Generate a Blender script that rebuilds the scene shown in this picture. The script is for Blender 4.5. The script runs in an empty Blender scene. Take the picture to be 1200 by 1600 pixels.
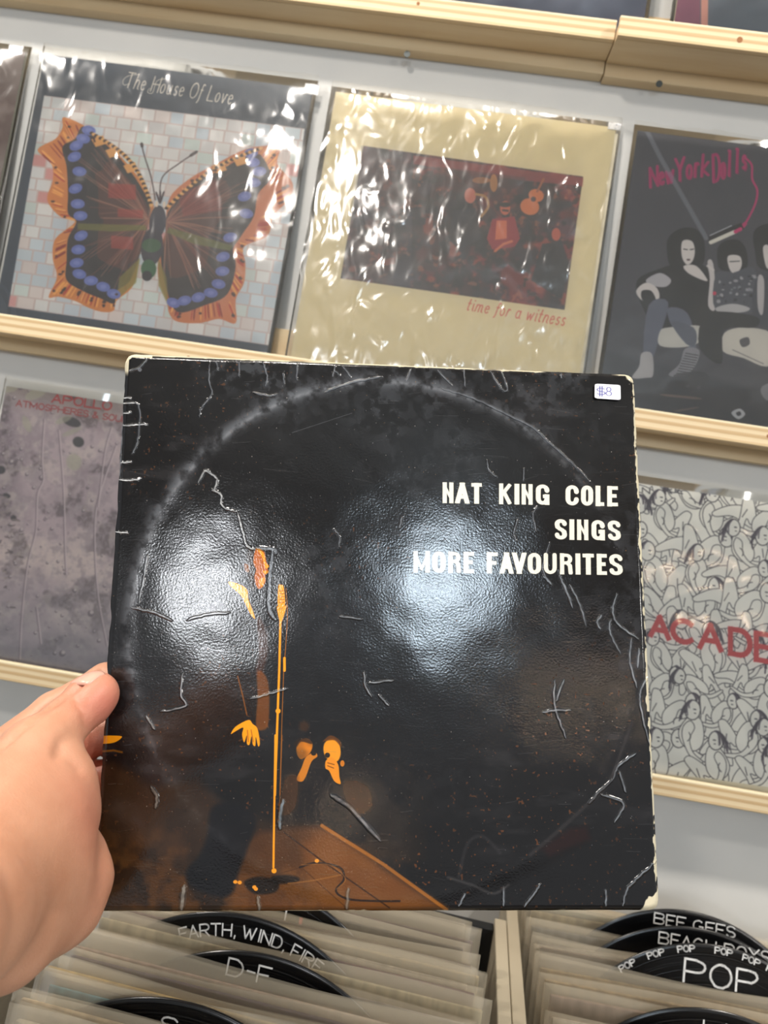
import bpy, bmesh, math, random
import numpy as np
from mathutils import Matrix, Vector
random.seed(7); RNG = np.random.RandomState(11)
C = bpy.context.scene.collection
SC = bpy.context.scene

# ------------------------------------------------------------------ camera
FPX = 1150.0
Xc = np.array([21400, 3395, -1150.]); Xc /= np.linalg.norm(Xc)
Zc = np.array([0.155, -1, -0.034]); Zc -= Xc*(Zc@Xc); Zc /= np.linalg.norm(Zc)
R = np.array([Xc, np.cross(Zc, Xc), Zc])            # world = R @ camera axes (right, down, forward)
EYE = np.array([0, 0, 1.55])
cd = bpy.data.cameras.new('camera'); cam = bpy.data.objects.new('camera', cd); C.objects.link(cam)
cam.matrix_world = Matrix(((R[0,0], -R[0,1], -R[0,2], EYE[0]), (R[1,0], -R[1,1], -R[1,2], EYE[1]),
                           (R[2,0], -R[2,1], -R[2,2], EYE[2]), (0, 0, 0, 1)))
cd.sensor_fit = 'VERTICAL'; cd.sensor_height = 36; cd.lens = 36*FPX/1600
cd.clip_start = 0.02
cd.dof.use_dof = True; cd.dof.focus_distance = 0.43; cd.dof.aperture_fstop = 11
SC.camera = cam

# ------------------------------------------------------------------ world, lights, exposure
SC.view_settings.view_transform = 'Standard'; SC.view_settings.look = 'None'
SC.view_settings.gamma = 1; SC.view_settings.use_curve_mapping = False
SC.view_settings.exposure = 0.06
wd = bpy.data.worlds.new('shop_surroundings'); SC.world = wd; wd.use_nodes = True
wd.node_tree.nodes['Background'].inputs[0].default_value = (0.93, 0.96, 1.0, 1)
wd.node_tree.nodes['Background'].inputs[1].default_value = 0.47

def area(name, loc, target, size, power, col, size_y=None, shape='DISK'):
    l = bpy.data.lights.new(name, 'AREA'); l.energy = power; l.color = col; l.size = size
    l.shape = shape
    if size_y: l.size_y = size_y
    o = bpy.data.objects.new(name, l); C.objects.link(o); o.location = loc
    d = Vector(target) - Vector(loc); o.rotation_euler = d.to_track_quat('-Z', 'Y').to_euler()
    return o
# spot heads on the ceiling track in front of the record wall
TRACK = [(-1.25, 0.0, 2.84, 14), (-0.50, -0.50, 2.66, 8), (-0.28, 0.0, 2.84, 9), (1.15, 0.0, 2.84, 16)]
for p in TRACK:
    area('track_light', p[:3], (p[0]*0.7, 0.8, 1.6), 0.12, p[3], (1.0, 0.93, 0.85))
# lamps further back in the shop; the first two show in the glossy sleeve
BACK = [(-0.42, -3.2, 2.22, 0.36, 13, (0.93, 0.96, 1.0)), (0.80, -3.0, 2.42, 0.44, 16, (0.74, 0.88, 1.0)),
        (2.6, -1.9, 2.40, 0.45, 15, (1.0, 0.96, 0.9))]  # last one is an added fill lamp, kept out of the sleeve's reflection
for x, y, z, s, w, c in BACK:
    area('lamp_light', (x, y, z), (0, 0.6, 1.5), s, w, c)
BULBS = [(1.50, -3.2, 1.98), (1.80, -3.1, 2.01), (2.10, -3.0, 1.98), (0.46, -3.2, 1.22)]

# ------------------------------------------------------------------ projection helpers (for the placement of things on real planes)
def ray(u, v): return R@np.array([(u-600)/FPX, (v-800)/FPX, 1.0])
def at_depth(u, v, z): return EYE + ray(u, v)*z
def on_plane(u, v, p0, n):
    d = ray(u, v); return EYE + d*((p0-EYE)@n)/(d@n)
def on_z(u, v, z): return on_plane(u, v, np.array([0, 0, z]), np.array([0, 0, 1.]))
def proj(p):
    c = R.T@(np.array(p)-EYE); return np.array([600+FPX*c[0]/c[2], 800+FPX*c[1]/c[2]])

# ------------------------------------------------------------------ painting of flat prints
def lin(c): return tuple(((x/255)/12.92 if x/255 <= .04045 else ((x/255+.055)/1.055)**2.4) for x in c)+(1.0,)
def vnoise(n, cells, seed, aspect=1.0):
    r = np.random.RandomState(seed); cy = max(2, int(cells)); cx = max(2, int(cells*aspect))
    g = r.rand(cy+2, cx+2)
    y = np.linspace(0, cy, n, endpoint=False); x = np.linspace(0, cx, n, endpoint=False)
    yi = y.astype(int); xi = x.astype(int); fy = y-yi; fx = x-xi
    fy = (fy*fy*(3-2*fy))[:, None]; fx = (fx*fx*(3-2*fx))[None, :]
    a = g[yi][:, xi]; b = g[yi][:, xi+1]; c = g[yi+1][:, xi]; d = g[yi+1][:, xi+1]
    return a*(1-fy)*(1-fx)+b*(1-fy)*fx+c*fy*(1-fx)+d*fy*fx
def fbm(n, cells, seed, octv=4, aspect=1.0):
    s = 0; w = 0; a = 1
    for k in range(octv):
        if cells*2**k > n: break
        s = s + a*vnoise(n, cells*2**k, seed+k*13, aspect); w += a; a *= .55
    return s/w

class Canvas:
    """print surface; user coordinates go through self.map to 0..1 (x right, y down)"""
    def __init__(s, n, col):
        s.n = n; s.a = np.empty((n, n, 3), np.float32); s.a[:] = np.array(col)/255.; s.h = np.zeros((n, n), np.float32)
        s.map = lambda p: p
        s.k = 1.0                                   # user unit -> pixels for stroke widths
    def pts(s, P): return np.array([s.map(np.array(p, float)) for p in P])*s.n
    def _blend(s, x0, y0, m, col, alpha):
        v = s.a[y0:y0+m.shape[0], x0:x0+m.shape[1]]; m = (m*alpha)[..., None]
        v[:] = v*(1-m)+np.array(col)/255.*m
    def box(s, P, pad):
        x0, y0 = np.floor(P.min(0)-pad).astype(int); x1, y1 = np.ceil(P.max(0)+pad).astype(int)+1
        x0 = max(x0, 0); y0 = max(y0, 0); x1 = min(x1, s.n); y1 = min(y1, s.n)
        if x1 <= x0 or y1 <= y0: return None
        yy, xx = np.mgrid[y0:y1, x0:x1]
        return x0, y0, xx+.5, yy+.5
    def poly(s, P, col, alpha=1, soft=0.7, raw=False, tex=None):
        P = P if raw else s.pts(P); b = s.box(P, soft+1)
        if b is None: return
        x0, y0, X, Y = b; ins = np.zeros(X.shape, bool); d2 = np.full(X.shape, 1e9)
        for i in range(len(P)):
            ax, ay = P[i-1]; bx, by = P[i]
            c = ((ay > Y) != (by > Y))
            if ay != by: ins ^= c & (X < (bx-ax)*(Y-ay)/(by-ay)+ax)
            L = (bx-ax)**2+(by-ay)**2+1e-9
            t = np.clip(((X-ax)*(bx-ax)+(Y-ay)*(by-ay))/L, 0, 1)
            d2 = np.minimum(d2, (X-ax-t*(bx-ax))**2+(Y-ay-t*(by-ay))**2)
        d = np.sqrt(d2); m = np.clip(np.where(ins, d, -d)/(2*soft)+.5, 0, 1)
        if tex is not None: m = m*tex[y0:y0+m.shape[0], x0:x0+m.shape[1]]
        s._blend(x0, y0, m, col, alpha)
    def ell(s, c, rx, ry, col, alpha=1, rot=0, soft=0.7, tex=None):
        t = np.linspace(0, 2*np.pi, 28, endpoint=False); cr, sr = math.cos(rot), math.sin(rot)
        s.poly([(c[0]+rx*math.cos(a)*cr-ry*math.sin(a)*sr, c[1]+rx*math.cos(a)*sr+ry*math.sin(a)*cr) for a in t], col, alpha, soft, tex=tex)
    def line(s, P, w, col, alpha=1, soft=0.7, taper=False, bump=0, tex=None, cap='round', clip=None, wh=None):
        P = s.pts(P); w = w*s.k; w0 = w; b = s.box(P, w+soft+1)
        if b is None: return
        gx0, gy0, GX, GY = b; M = np.zeros(GX.shape, np.float32); n = len(P)-1
        for i in range(n):
            q = P[i:i+2]; bb = s.box(q, w0+soft+1)
            if bb is None or np.abs(q[1]-q[0]).max() < .02: continue
            x0, y0, X, Y = bb; (ax, ay), (bx, by) = q
            L = math.hypot(bx-ax, by-ay)+1e-9; ux, uy = (bx-ax)/L, (by-ay)/L
            if wh is not None: w = w0*(wh+(1-wh)*abs(uy)**3)
            al = (X-ax)*ux+(Y-ay)*uy; ac = np.abs(-(X-ax)*uy+(Y-ay)*ux)
            if cap == 'round':
                t = np.clip(al/L, 0, 1); d = np.sqrt((al-t*L)**2+ac**2)
                ww = w/2
                if taper:
                    g = (i+t)/n; ww = w/2*np.clip(1.25*np.sqrt(np.clip(4*g*(1-g), 0, 1)), .15, 1)
                m = np.clip((ww-d)/(2*soft)+.5, 0, 1)
            else:
                e = w/2; m = np.clip((e-ac)/(2*soft)+.5, 0, 1)*np.clip((L/2+e-np.abs(al-L/2))/(2*soft)+.5, 0, 1)
            v = M[y0-gy0:y0-gy0+m.shape[0], x0-gx0:x0-gx0+m.shape[1]]; np.maximum(v, m, out=v)
        if clip is not None:
            cc = clip(GX, GY); M *= cc
        if bump:
            s.h[gy0:gy0+M.shape[0], gx0:gx0+M.shape[1]] += M*bump
        if tex is not None: M = M*tex[gy0:gy0+M.shape[0], gx0:gx0+M.shape[1]]
        s._blend(gx0, gy0, M, col, alpha)
    def field(s, m, col, alpha=1):
        s._blend(0, 0, np.clip(m, 0, 1), col, alpha)
    def image(s, name, height=False):
        def mk(arr, nm, cs):
            im = bpy.data.images.new(nm, s.n, s.n, alpha=False); im.colorspace_settings.name = cs
            o = np.ones((s.n, s.n, 4), np.float32); o[..., :3] = np.clip(arr, 0, 1)[::-1]
            im.pixels.foreach_set(o.ravel()); im.pack(); return im
        r = mk(s.a, name, 'sRGB')
        return (r, mk(np.repeat(s.h[..., None], 3, 2), name+'_relief', 'Non-Color')) if height else r

def arc(cx, cy, rx, ry, a0, a1, n=10):
    return [(cx+rx*math.cos(math.radians(a0+(a1-a0)*i/n)), cy+ry*math.sin(math.radians(a0+(a1-a0)*i/n))) for i in range(n+1)]
# single-line letters, unit box, y up
G = {
'A': [[(0,0),(.5,1),(1,0)],[(.2,.33),(.8,.33)]],
'B': [[(0,0),(0,1),(.6,1)]+arc(.6,.76,.36,.24,90,-90,8)+[(0,.52)],[(.6,.52)]+arc(.62,.26,.38,.26,90,-90,8)+[(0,0)]],
'C': [arc(.5,.5,.5,.5,50,310,16)],
'D': [[(0,0),(0,1),(.45,1)]+arc(.45,.5,.55,.5,90,-90,12)+[(0,0)]],
'E': [[(1,1),(0,1),(0,0),(1,0)],[(0,.52),(.8,.52)]],
'F': [[(1,1),(0,1),(0,0)],[(0,.5),(.8,.5)]],
'G': [arc(.5,.5,.5,.5,50,330,16)+[(.97,.45),(.6,.45)]],
'H': [[(0,0),(0,1)],[(1,0),(1,1)],[(0,.5),(1,.5)]],
'I': [[(.5,0),(.5,1)]],
'K': [[(0,0),(0,1)],[(1,1),(0,.42)],[(.35,.6),(1,0)]],
'L': [[(0,1),(0,0),(1,0)]],
'M': [[(0,0),(0,1),(.5,.2),(1,1),(1,0)]],
'N': [[(0,0),(0,1),(1,0),(1,1)]],
'O': [arc(.5,.5,.5,.5,90,450,24)],
'P': [[(0,0),(0,1),(.55,1)]+arc(.55,.73,.43,.27,90,-90,8)+[(0,.46)]],
'R': [[(0,0),(0,1),(.55,1)]+arc(.55,.74,.43,.26,90,-90,8)+[(0,.48)],[(.5,.48),(1,0)]],
'S': [arc(.5,.75,.47,.25,25,270,12)+arc(.5,.25,.5,.25,90,-155,12)[1:]],
'T': [[(0,1),(1,1)],[(.5,1),(.5,0)]],
'U': [[(0,1),(0,.4)]+arc(.5,.38,.5,.38,180,360,12)+[(1,1)]],
'V': [[(0,1),(.5,0),(1,1)]],
'W': [[(0,1),(.25,0),(.5,.8),(.75,0),(1,1)]],
'Y': [[(0,1),(.5,.5),(1,1)],[(.5,.5),(.5,0)]],
'&': [[(1,0),(.2,.75)]+arc(.4,.8,.2,.2,190,-10,8)+[(.1,.35)]+arc(.35,.22,.3,.22,160,300,8)+[(.9,.4)]],
',': [[(.5,.08),(.35,-.15)]], '-': [[(.1,.5),(.9,.5)]],
'8': [arc(.5,.75,.34,.25,-90,270,14),arc(.5,.25,.44,.25,90,450,14)],
'$': [arc(.5,.68,.42,.2,30,270,8)+arc(.5,.3,.45,.2,90,-150,8)[1:],[(.38,1.1),(.38,-.1)],[(.62,1.1),(.62,-.1)]],
# lower case (x height .6)
'a': [arc(.42,.3,.36,.3,60,420,14),[(.8,.6),(.76,.1),(.95,0)]],
'e': [[(.1,.3),(.75,.36)]+arc(.42,.34,.35,.26,10,180,8)+arc(.45,.3,.38,.3,180,320,8)[1:]],
'f': [[(.9,.92)]+arc(.65,.82,.2,.18,60,180,6)+[(.35,0),(.25,-.2),(.05,-.25)],[(.15,.6),(.8,.6)]],
'h': [[(.1,0),(.25,1)],[(.15,.35)]+arc(.5,.4,.3,.2,150,0,8)+[(.75,.05),(.95,0)]],
'i': [[(.35,.6),(.4,.08),(.65,0)],[(.4,.86),(.42,.9)]],
'm': [[(.05,0),(.15,.6)],[(.12,.4)]+arc(.33,.45,.17,.15,150,0,6)+[(.48,0)],[(.5,.4)]+arc(.68,.45,.17,.15,150,0,6)+[(.84,.05),(1,0)]],
'n': [[(.1,0),(.2,.6)],[(.17,.38)]+arc(.5,.42,.28,.18,150,0,8)+[(.75,.05),(.95,0)]],
'o': [arc(.45,.3,.36,.3,90,450,16)],
'r': [[(.1,0),(.25,.6)],[(.2,.38)]+arc(.55,.4,.3,.2,140,50,6)],
's': [arc(.45,.45,.28,.15,40,270,8)+arc(.45,.15,.3,.15,90,-150,8)[1:]],
't': [[(.45,.95),(.32,.12)]+arc(.5,.12,.18,.12,180,320,5),[(.1,.6),(.75,.6)]],
'u': [[(.1,.6),(.12,.2)]+arc(.4,.18,.28,.18,180,350,8)+[(.75,.6),(.76,.1),(.95,0)]],
'v': [[(.05,.6),(.35,0),(.6,.3),(.7,.6),(.95,.55)]],
'w': [[(.05,.6),(.25,0),(.5,.5),(.7,0),(.95,.6)]],
'1': [[(.3,.8),(.55,1),(.55,0)]], '0': [arc(.5,.5,.4,.5,90,450,18)], ' ': [],
}
CW = {' ': .5, 'I': .35, 'i': .4, ',': .35, '1': .5, 'r': .62, 't': .6, 'f': .6, 's': .65, 'e': .72, 'M': 1.25, 'W': 1.35, 'm': 1.15, 'w': 1.0, 'E': .85, 'F': .82, 'L': .82, '-': .6,
      'a': .8, 'n': .8, 'o': .75, 'u': .8, 'v': .75, 'h': .8, 'S': .85}
def prop(st):
    x = 0; out = []
    for ch in st: w = CW.get(ch, 1.0); out.append((x, x+w*.8)); x += w
    x -= .2*CW.get(st[-1], 1.0)
    return [(a/x, b/x) for a, b in out]
def text(cv, st, quad, w, col, adv=None, slant=0, alpha=1, cap='round', jitter=0, soft=.7, tex=None, clipbox=False, widths=None):
    """lettering laid between the four corners of quad (TL, TR, BR, BL)"""
    TL, TR, BR, BL = [np.array(q, float) for q in quad]; n = len(st); x = 0
    slots = widths or prop(st)
    for ch, (a, b) in zip(st, slots):
        jx, jy = (random.uniform(-1, 1)*jitter for _ in range(2))
        for ln in G.get(ch, []):
            P = []
            for (px, py) in ln:
                s = a+(b-a)*px+slant*py+jx*.2/n; t = 1-py+jy
                P.append((TL*(1-s)+TR*s)*(1-t)+(BL*(1-s)+BR*s)*t)
            cl = None
            if clipbox:
                q = cv.pts([TL, TR, BR, BL]); q0, q1, q2, q3 = q; nn = np.array([-(q1-q0)[1], (q1-q0)[0]]); nn /= np.linalg.norm(nn)
                H = (q3-q0)@nn; e = w*cv.k/2
                cl = lambda X, Y, q0=q0, nn=nn, H=H, e=e: np.clip(((X-q0[0])*nn[0]+(Y-q0[1])*nn[1])+e+.5, 0, 1)*np.clip(H+e+.5-((X-q0[0])*nn[0]+(Y-q0[1])*nn[1]), 0, 1)
            cv.line(P, w, col, alpha, soft, cap=cap, clip=cl, tex=tex)
def smooth(P, k=6, closed=False):
    P = [np.array(p, float) for p in P]; n = len(P); out = []
    rng = range(n if closed else n-1)
    for i in rng:
        p0 = P[(i-1) % n] if (closed or i > 0) else P[i]; p1 = P[i]; p2 = P[(i+1) % n]
        p3 = P[(i+2) % n] if (closed or i+2 < n) else p2
        for j in range(k):
            t = j/k; out.append(.5*((2*p1)+(-p0+p2)*t+(2*p0-5*p1+4*p2-p3)*t*t+(-p0+3*p1-3*p2+p3)*t**3))
    if not closed: out.append(P[-1])
    return out

# ------------------------------------------------------------------ materials
def mat(name, col=(200,200,200), rough=.5, spec=.5, metal=0.):
    m = bpy.data.materials.new(name); m.use_nodes = True; b = m.node_tree.nodes['Principled BSDF']
    b.inputs['Base Color'].default_value = lin(col); b.inputs['Roughness'].default_value = rough
    b.inputs['Specular IOR Level'].default_value = spec; b.inputs['Metallic'].default_value = metal
    return m
def N(m, t, **kw):
    n = m.node_tree.nodes.new(t)
    for k, v in kw.items():
        if k in n.inputs.keys() if hasattr(n.inputs, 'keys') else False: n.inputs[k].default_value = v
        else: setattr(n, k, v)
    return n
def L(m, a, b): m.node_tree.links.new(a, b)
def noise_col(m, c1, c2, scale, stretch=(1,1,1), detail=4, lo=.35, hi=.65, bump=0, bscale=None, dist=.001):
    b = m.node_tree.nodes['Principled BSDF']
    tc = N(m, 'ShaderNodeTexCoord'); mp = N(m, 'ShaderNodeMapping'); mp.inputs['Scale'].default_value = stretch
    L(m, tc.outputs['Object'], mp.inputs['Vector'])
    n = N(m, 'ShaderNodeTexNoise'); n.inputs['Scale'].default_value = scale; n.inputs['Detail'].default_value = detail
    L(m, mp.outputs[0], n.inputs['Vector'])
    r = N(m, 'ShaderNodeValToRGB'); r.color_ramp.elements[0].position = lo; r.color_ramp.elements[1].position = hi
    r.color_ramp.elements[0].color = lin(c1); r.color_ramp.elements[1].color = lin(c2)
    L(m, n.outputs['Fac'], r.inputs[0]); L(m, r.outputs[0], b.inputs['Base Color'])
    if bump:
        n2 = N(m, 'ShaderNodeTexNoise'); n2.inputs['Scale'].default_value = bscale or scale; n2.inputs['Detail'].default_value = 3
        L(m, mp.outputs[0], n2.inputs['Vector'])
        bp = N(m, 'ShaderNodeBump'); bp.inputs['Strength'].default_value = bump; bp.inputs['Distance'].default_value = dist
        L(m, n2.outputs['Fac'], bp.inputs['Height']); L(m, bp.outputs[0], b.inputs['Normal'])
    return m
def print_mat(name, img, rough=.45, relief=None, peel=0, spec=.5):
    m = mat(name, rough=rough, spec=spec); b = m.node_tree.nodes['Principled BSDF']
    uv = N(m, 'ShaderNodeUVMap'); uv.uv_map = 'UVMap'
    t = N(m, 'ShaderNodeTexImage'); t.image = img; t.extension = 'EXTEND'
    L(m, uv.outputs[0], t.inputs[0]); L(m, t.outputs[0], b.inputs['Base Color'])
    if relief or peel:
        last = None
        if relief:
            r = N(m, 'ShaderNodeTexImage'); r.image = relief; r.extension = 'EXTEND'; L(m, uv.outputs[0], r.inputs[0])
            bp = N(m, 'ShaderNodeBump'); bp.inputs['Strength'].default_value = 1; bp.inputs['Distance'].default_value = .0004
            L(m, r.outputs[0], bp.inputs['Height']); last = bp
        if peel:
            n = N(m, 'ShaderNodeTexNoise'); n.inputs['Scale'].default_value = 250; n.inputs['Detail'].default_value = 2
            L(m, uv.outputs[0], n.inputs['Vector'])
            b2 = N(m, 'ShaderNodeBump'); b2.inputs['Strength'].default_value = peel; b2.inputs['Distance'].default_value = .0006
            L(m, n.outputs['Fac'], b2.inputs['Height'])
            if last: L(m, last.outputs[0], b2.inputs['Normal'])
            last = b2
        L(m, last.outputs[0], b.inputs['Normal'])
    return m
def film_mat(name, haze=.03, hazecol=(235,235,228), crinkle=.6, scale=20, rough=.09, gloss=.75, seed=0):
    """thin clear plastic: see-through, a little milky, glossy on its crinkles"""
    m = bpy.data.materials.new(name); m.use_nodes = True; nt = m.node_tree
    nt.nodes.remove(nt.nodes['Principled BSDF']); out = nt.nodes['Material Output']
    tr = N(m, 'ShaderNodeBsdfTransparent'); tr.inputs[0].default_value = (.97, .97, .96, 1)
    df = N(m, 'ShaderNodeBsdfDiffuse'); df.inputs[0].default_value = lin(hazecol)
    gl = N(m, 'ShaderNodeBsdfGlossy'); gl.inputs['Roughness'].default_value = rough; gl.inputs[0].default_value = (1, 1, 1, 1)
    m1 = N(m, 'ShaderNodeMixShader'); m1.inputs[0].default_value = haze; L(m, tr.outputs[0], m1.inputs[1]); L(m, df.outputs[0], m1.inputs[2])
    fr = N(m, 'ShaderNodeFresnel'); fr.inputs[0].default_value = 1.5
    mu = N(m, 'ShaderNodeMath'); mu.operation = 'MULTIPLY'; mu.inputs[1].default_value = 1.7*gloss; mu.use_clamp = True
    m2 = N(m, 'ShaderNodeMixShader'); L(m, fr.outputs[0], mu.inputs[0]); L(m, mu.outputs[0], m2.inputs[0])
    L(m, m1.outputs[0], m2.inputs[1]); L(m, gl.outputs[0], m2.inputs[2]); L(m, m2.outputs[0], out.inputs[0])
    tc = N(m, 'ShaderNodeTexCoord'); mp = N(m, 'ShaderNodeMapping'); mp.inputs['Location'].default_value = (seed, seed*2.3, 0)
    mp.inputs['Rotation'].default_value = (0, .6, 0); mp.inputs['Scale'].default_value = (1.6, 1, .8)
    L(m, tc.outputs['Object'], mp.inputs[0])
    mg = N(m, 'ShaderNodeTexNoise'); mg.inputs['Scale'].default_value = scale; mg.inputs['Detail'].default_value = 4; mg.inputs['Distortion'].default_value = 1.2
    mg.noise_type = 'RIDGED_MULTIFRACTAL' if hasattr(mg, 'noise_type') else 'FBM'
    L(m, mp.outputs[0], mg.inputs['Vector'])
    bp = N(m, 'ShaderNodeBump'); bp.inputs['Strength'].default_value = crinkle; bp.inputs['Distance'].default_value = .003
    L(m, mg.outputs['Fac'], bp.inputs['Height']); L(m, bp.outputs[0], gl.inputs['Normal'])
    return m

M = {}
M['wall'] = noise_col(mat('white wall paint', rough=.7), (205,205,202), (214,213,209), 6, bump=.12, bscale=260, dist=.0006)
M['ply'] = noise_col(mat('birch plywood face', rough=.55), (206,180,140), (216,195,158), 5, stretch=(1,10,10), bump=.05, bscale=90)
def ply_edge():
    m = mat('plywood edge layers', rough=.6); b = m.node_tree.nodes['Principled BSDF']
    tc = N(m, 'ShaderNodeTexCoord'); sp = N(m, 'ShaderNodeSeparateXYZ'); L(m, tc.outputs['Object'], sp.inputs[0])
    nz = N(m, 'ShaderNodeTexNoise'); nz.inputs['Scale'].default_value = 3; mp = N(m, 'ShaderNodeMapping'); mp.inputs['Scale'].default_value = (6, 40, 220)
    L(m, tc.outputs['Object'], mp.inputs[0]); L(m, mp.outputs[0], nz.inputs['Vector'])
    ad = N(m, 'ShaderNodeMath'); ad.operation = 'MULTIPLY_ADD'; ad.inputs[1].default_value = .0016; L(m, nz.outputs['Fac'], ad.inputs[0]); L(m, sp.outputs[2], ad.inputs[2])
    sc = N(m, 'ShaderNodeMath'); sc.operation = 'MULTIPLY_ADD'; sc.inputs[1].default_value = 1/.0205; sc.inputs[2].default_value = .0; L(m, ad.outputs[0], sc.inputs[0])
    r = N(m, 'ShaderNodeValToRGB'); L(m, sc.outputs[0], r.inputs[0]); e = r.color_ramp.elements
    stops = [(0.0,(214,190,150)),(.16,(206,178,136)),(.2,(222,203,166)),(.38,(216,195,158)),(.42,(188,158,116)),(.56,(198,170,128)),(.6,(220,201,165)),(.76,(214,193,156)),(.8,(190,160,118)),(.92,(200,172,130)),(.97,(230,216,182))]
    e[0].position = stops[0][0]; e[0].color = lin(stops[0][1]); e[1].position = stops[-1][0]; e[1].color = lin(stops[-1][1])
    for p, c in stops[1:-1]:
        q = e.new(p); q.color = lin(c)
    L(m, r.outputs[0], b.inputs['Base Color']); return m
M['ply_edge'] = ply_edge()
M['screw'] = mat('dull steel', (95,100,100), .4, metal=.8)
M['board'] = noise_col(mat('cream cardboard', rough=.8), (196,184,156), (222,212,186), 60, stretch=(1,1,1))
M['film'] = film_mat('crinkled clear plastic', rough=.13, gloss=.85, seed=1)
M['film_heavy'] = film_mat('heavily crinkled plastic', crinkle=.8, scale=28, rough=.15, haze=.035, gloss=1.15, seed=4)
M['film_smooth'] = film_mat('smooth clear plastic', crinkle=.18, scale=7, haze=.02, seed=7)
M['film_bin'] = film_mat('milky record bag plastic', crinkle=.9, scale=16, gloss=1.1, haze=.22, hazecol=(236,222,196), rough=.2, seed=3)
M['paper'] = mat('white sticker paper', (238,236,238), .6)
M['black'] = mat('black painted board', (16,16,16), .5)
M['floor'] = noise_col(mat('concrete floor', rough=.6), (120,116,110), (140,136,130), 3)
M['ceiling'] = mat('white ceiling', (215,213,208), .9)
M['ink'] = mat('white paint pen', (226,226,224), .5)
M['red_ink'] = mat('red paint pen', (178,60,52), .5)
def vinyl():
    m = mat('black vinyl grooves', (9,9,10), .22); b = m.node_tree.nodes['Principled BSDF']
    tc = N(m, 'ShaderNodeTexCoord'); ln = N(m, 'ShaderNodeVectorMath'); ln.operation = 'LENGTH'; L(m, tc.outputs['Object'], ln.inputs[0])
    w = N(m, 'ShaderNodeTexNoise'); w.noise_dimensions = '1D'; w.inputs['Scale'].default_value = 700; L(m, ln.outputs['Value'], w.inputs['W'])
    bp = N(m, 'ShaderNodeBump'); bp.inputs['Strength'].default_value = .45; bp.inputs['Distance'].default_value = .0006
    L(m, w.outputs['Fac'], bp.inputs['Height']); L(m, bp.outputs[0], b.inputs['Normal']); return m
M['vinyl'] = vinyl()

# ------------------------------------------------------------------ object helpers
def link(name, verts, faces, m, parent=None, mats=None, midx=None, uvs=None, smooth_=False):
    me = bpy.data.meshes.new(name); me.from_pydata([tuple(map(float, v)) for v in verts], [], faces)
    for x in (mats or [m]): me.materials.append(x)
    if midx is not None: me.polygons.foreach_set('material_index', midx)
    if uvs is not None:
        l = me.uv_layers.new(name='UVMap'); k = 0
        vi = np.empty(len(me.loops), np.int32); me.loops.foreach_get('vertex_index', vi)
        l.data.foreach_set('uv', np.array(uvs, np.float32)[vi].ravel())
    if smooth_: me.polygons.foreach_set('use_smooth', [True]*len(me.polygons))
    me.update(); o = bpy.data.objects.new(name, me); C.objects.link(o)
    if parent: o.parent = parent
    return o
def empty(name, loc, label, cat, group=None, rot=None):
    o = bpy.data.objects.new(name, None); o.empty_display_size = .05; C.objects.link(o); o.location = loc
    if rot is not None: o.rotation_euler = rot
    o['label'] = label; o['category'] = cat
    if group: o['group'] = group
    return o
def tag(o, label, cat, group=None):
    o['label'] = label; o['category'] = cat
    if group: o['group'] = group
    return o
def boxdata(x0, x1, y0, y1, z0, z1, off=0):
    v = [(x0,y0,z0),(x1,y0,z0),(x1,y1,z0),(x0,y1,z0),(x0,y0,z1),(x1,y0,z1),(x1,y1,z1),(x0,y1,z1)]
    f = [(0,3,2,1),(4,5,6,7),(0,1,5,4),(1,2,6,5),(2,3,7,6),(3,0,4,7)]
    return v, [tuple(i+off for i in q) for q in f]
def boxes(name, lst, m, parent=None, bevel=0):
    V = []; F = []
    for b in lst:
        v, f = boxdata(*b, off=len(V)); V += v; F += f
    o = link(name, V, F, m, parent)
    if bevel:
        md = o.modifiers.new('bevel', 'BEVEL'); md.width = bevel; md.segments = 2
    return o
def cyl(name, c, r, h, axis, m, parent=None, n=20, r2=None):
    r2 = r if r2 is None else r2; ax = Vector(axis).normalized(); q = Vector((0,0,1)).rotation_difference(ax)
    V = []; F = []
    for k, (rr, z) in enumerate(((r, 0), (r2, h))):
        for i in range(n):
            a = 2*math.pi*i/n; V.append(Vector(c)+q@Vector((rr*math.cos(a), rr*math.sin(a), z)))
    F = [(i, (i+1) % n, n+(i+1) % n, n+i) for i in range(n)]+[tuple(range(n))[::-1], tuple(range(n, 2*n))]
    return link(name, V, F, m, parent)

# ------------------------------------------------------------------ structure
WY = 0.849
def struct(o): o['kind'] = 'structure'; return o
struct(boxes('wall_back', [(-3.2, 3.2, WY, WY+.12, 0, 2.95)], M['wall']))
struct(boxes('floor', [(-3.2, 3.2, -6.5, WY, -.1, 0)], M['floor']))
struct(boxes('ceiling', [(-3.2, 3.2, -6.5, WY, 2.95, 3.05)], M['ceiling']))
M['lampface'] = mat('lit lamp face', (255,255,255)); 
def emis(name, col, s):
    m = bpy.data.materials.new(name); m.use_nodes = True; nt = m.node_tree; nt.nodes.remove(nt.nodes['Principled BSDF'])
    e = N(m, 'ShaderNodeEmission'); e.inputs[0].default_value = tuple(col)+(1,); e.inputs[1].default_value = s; L(m, e.outputs[0], nt.nodes['Material Output'].inputs[0]); return m
M['bulb'] = emis('warm bulb glow', (1.0, .72, .48), 70)
M['white_metal'] = mat('white painted metal', (225,225,222), .4)
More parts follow.
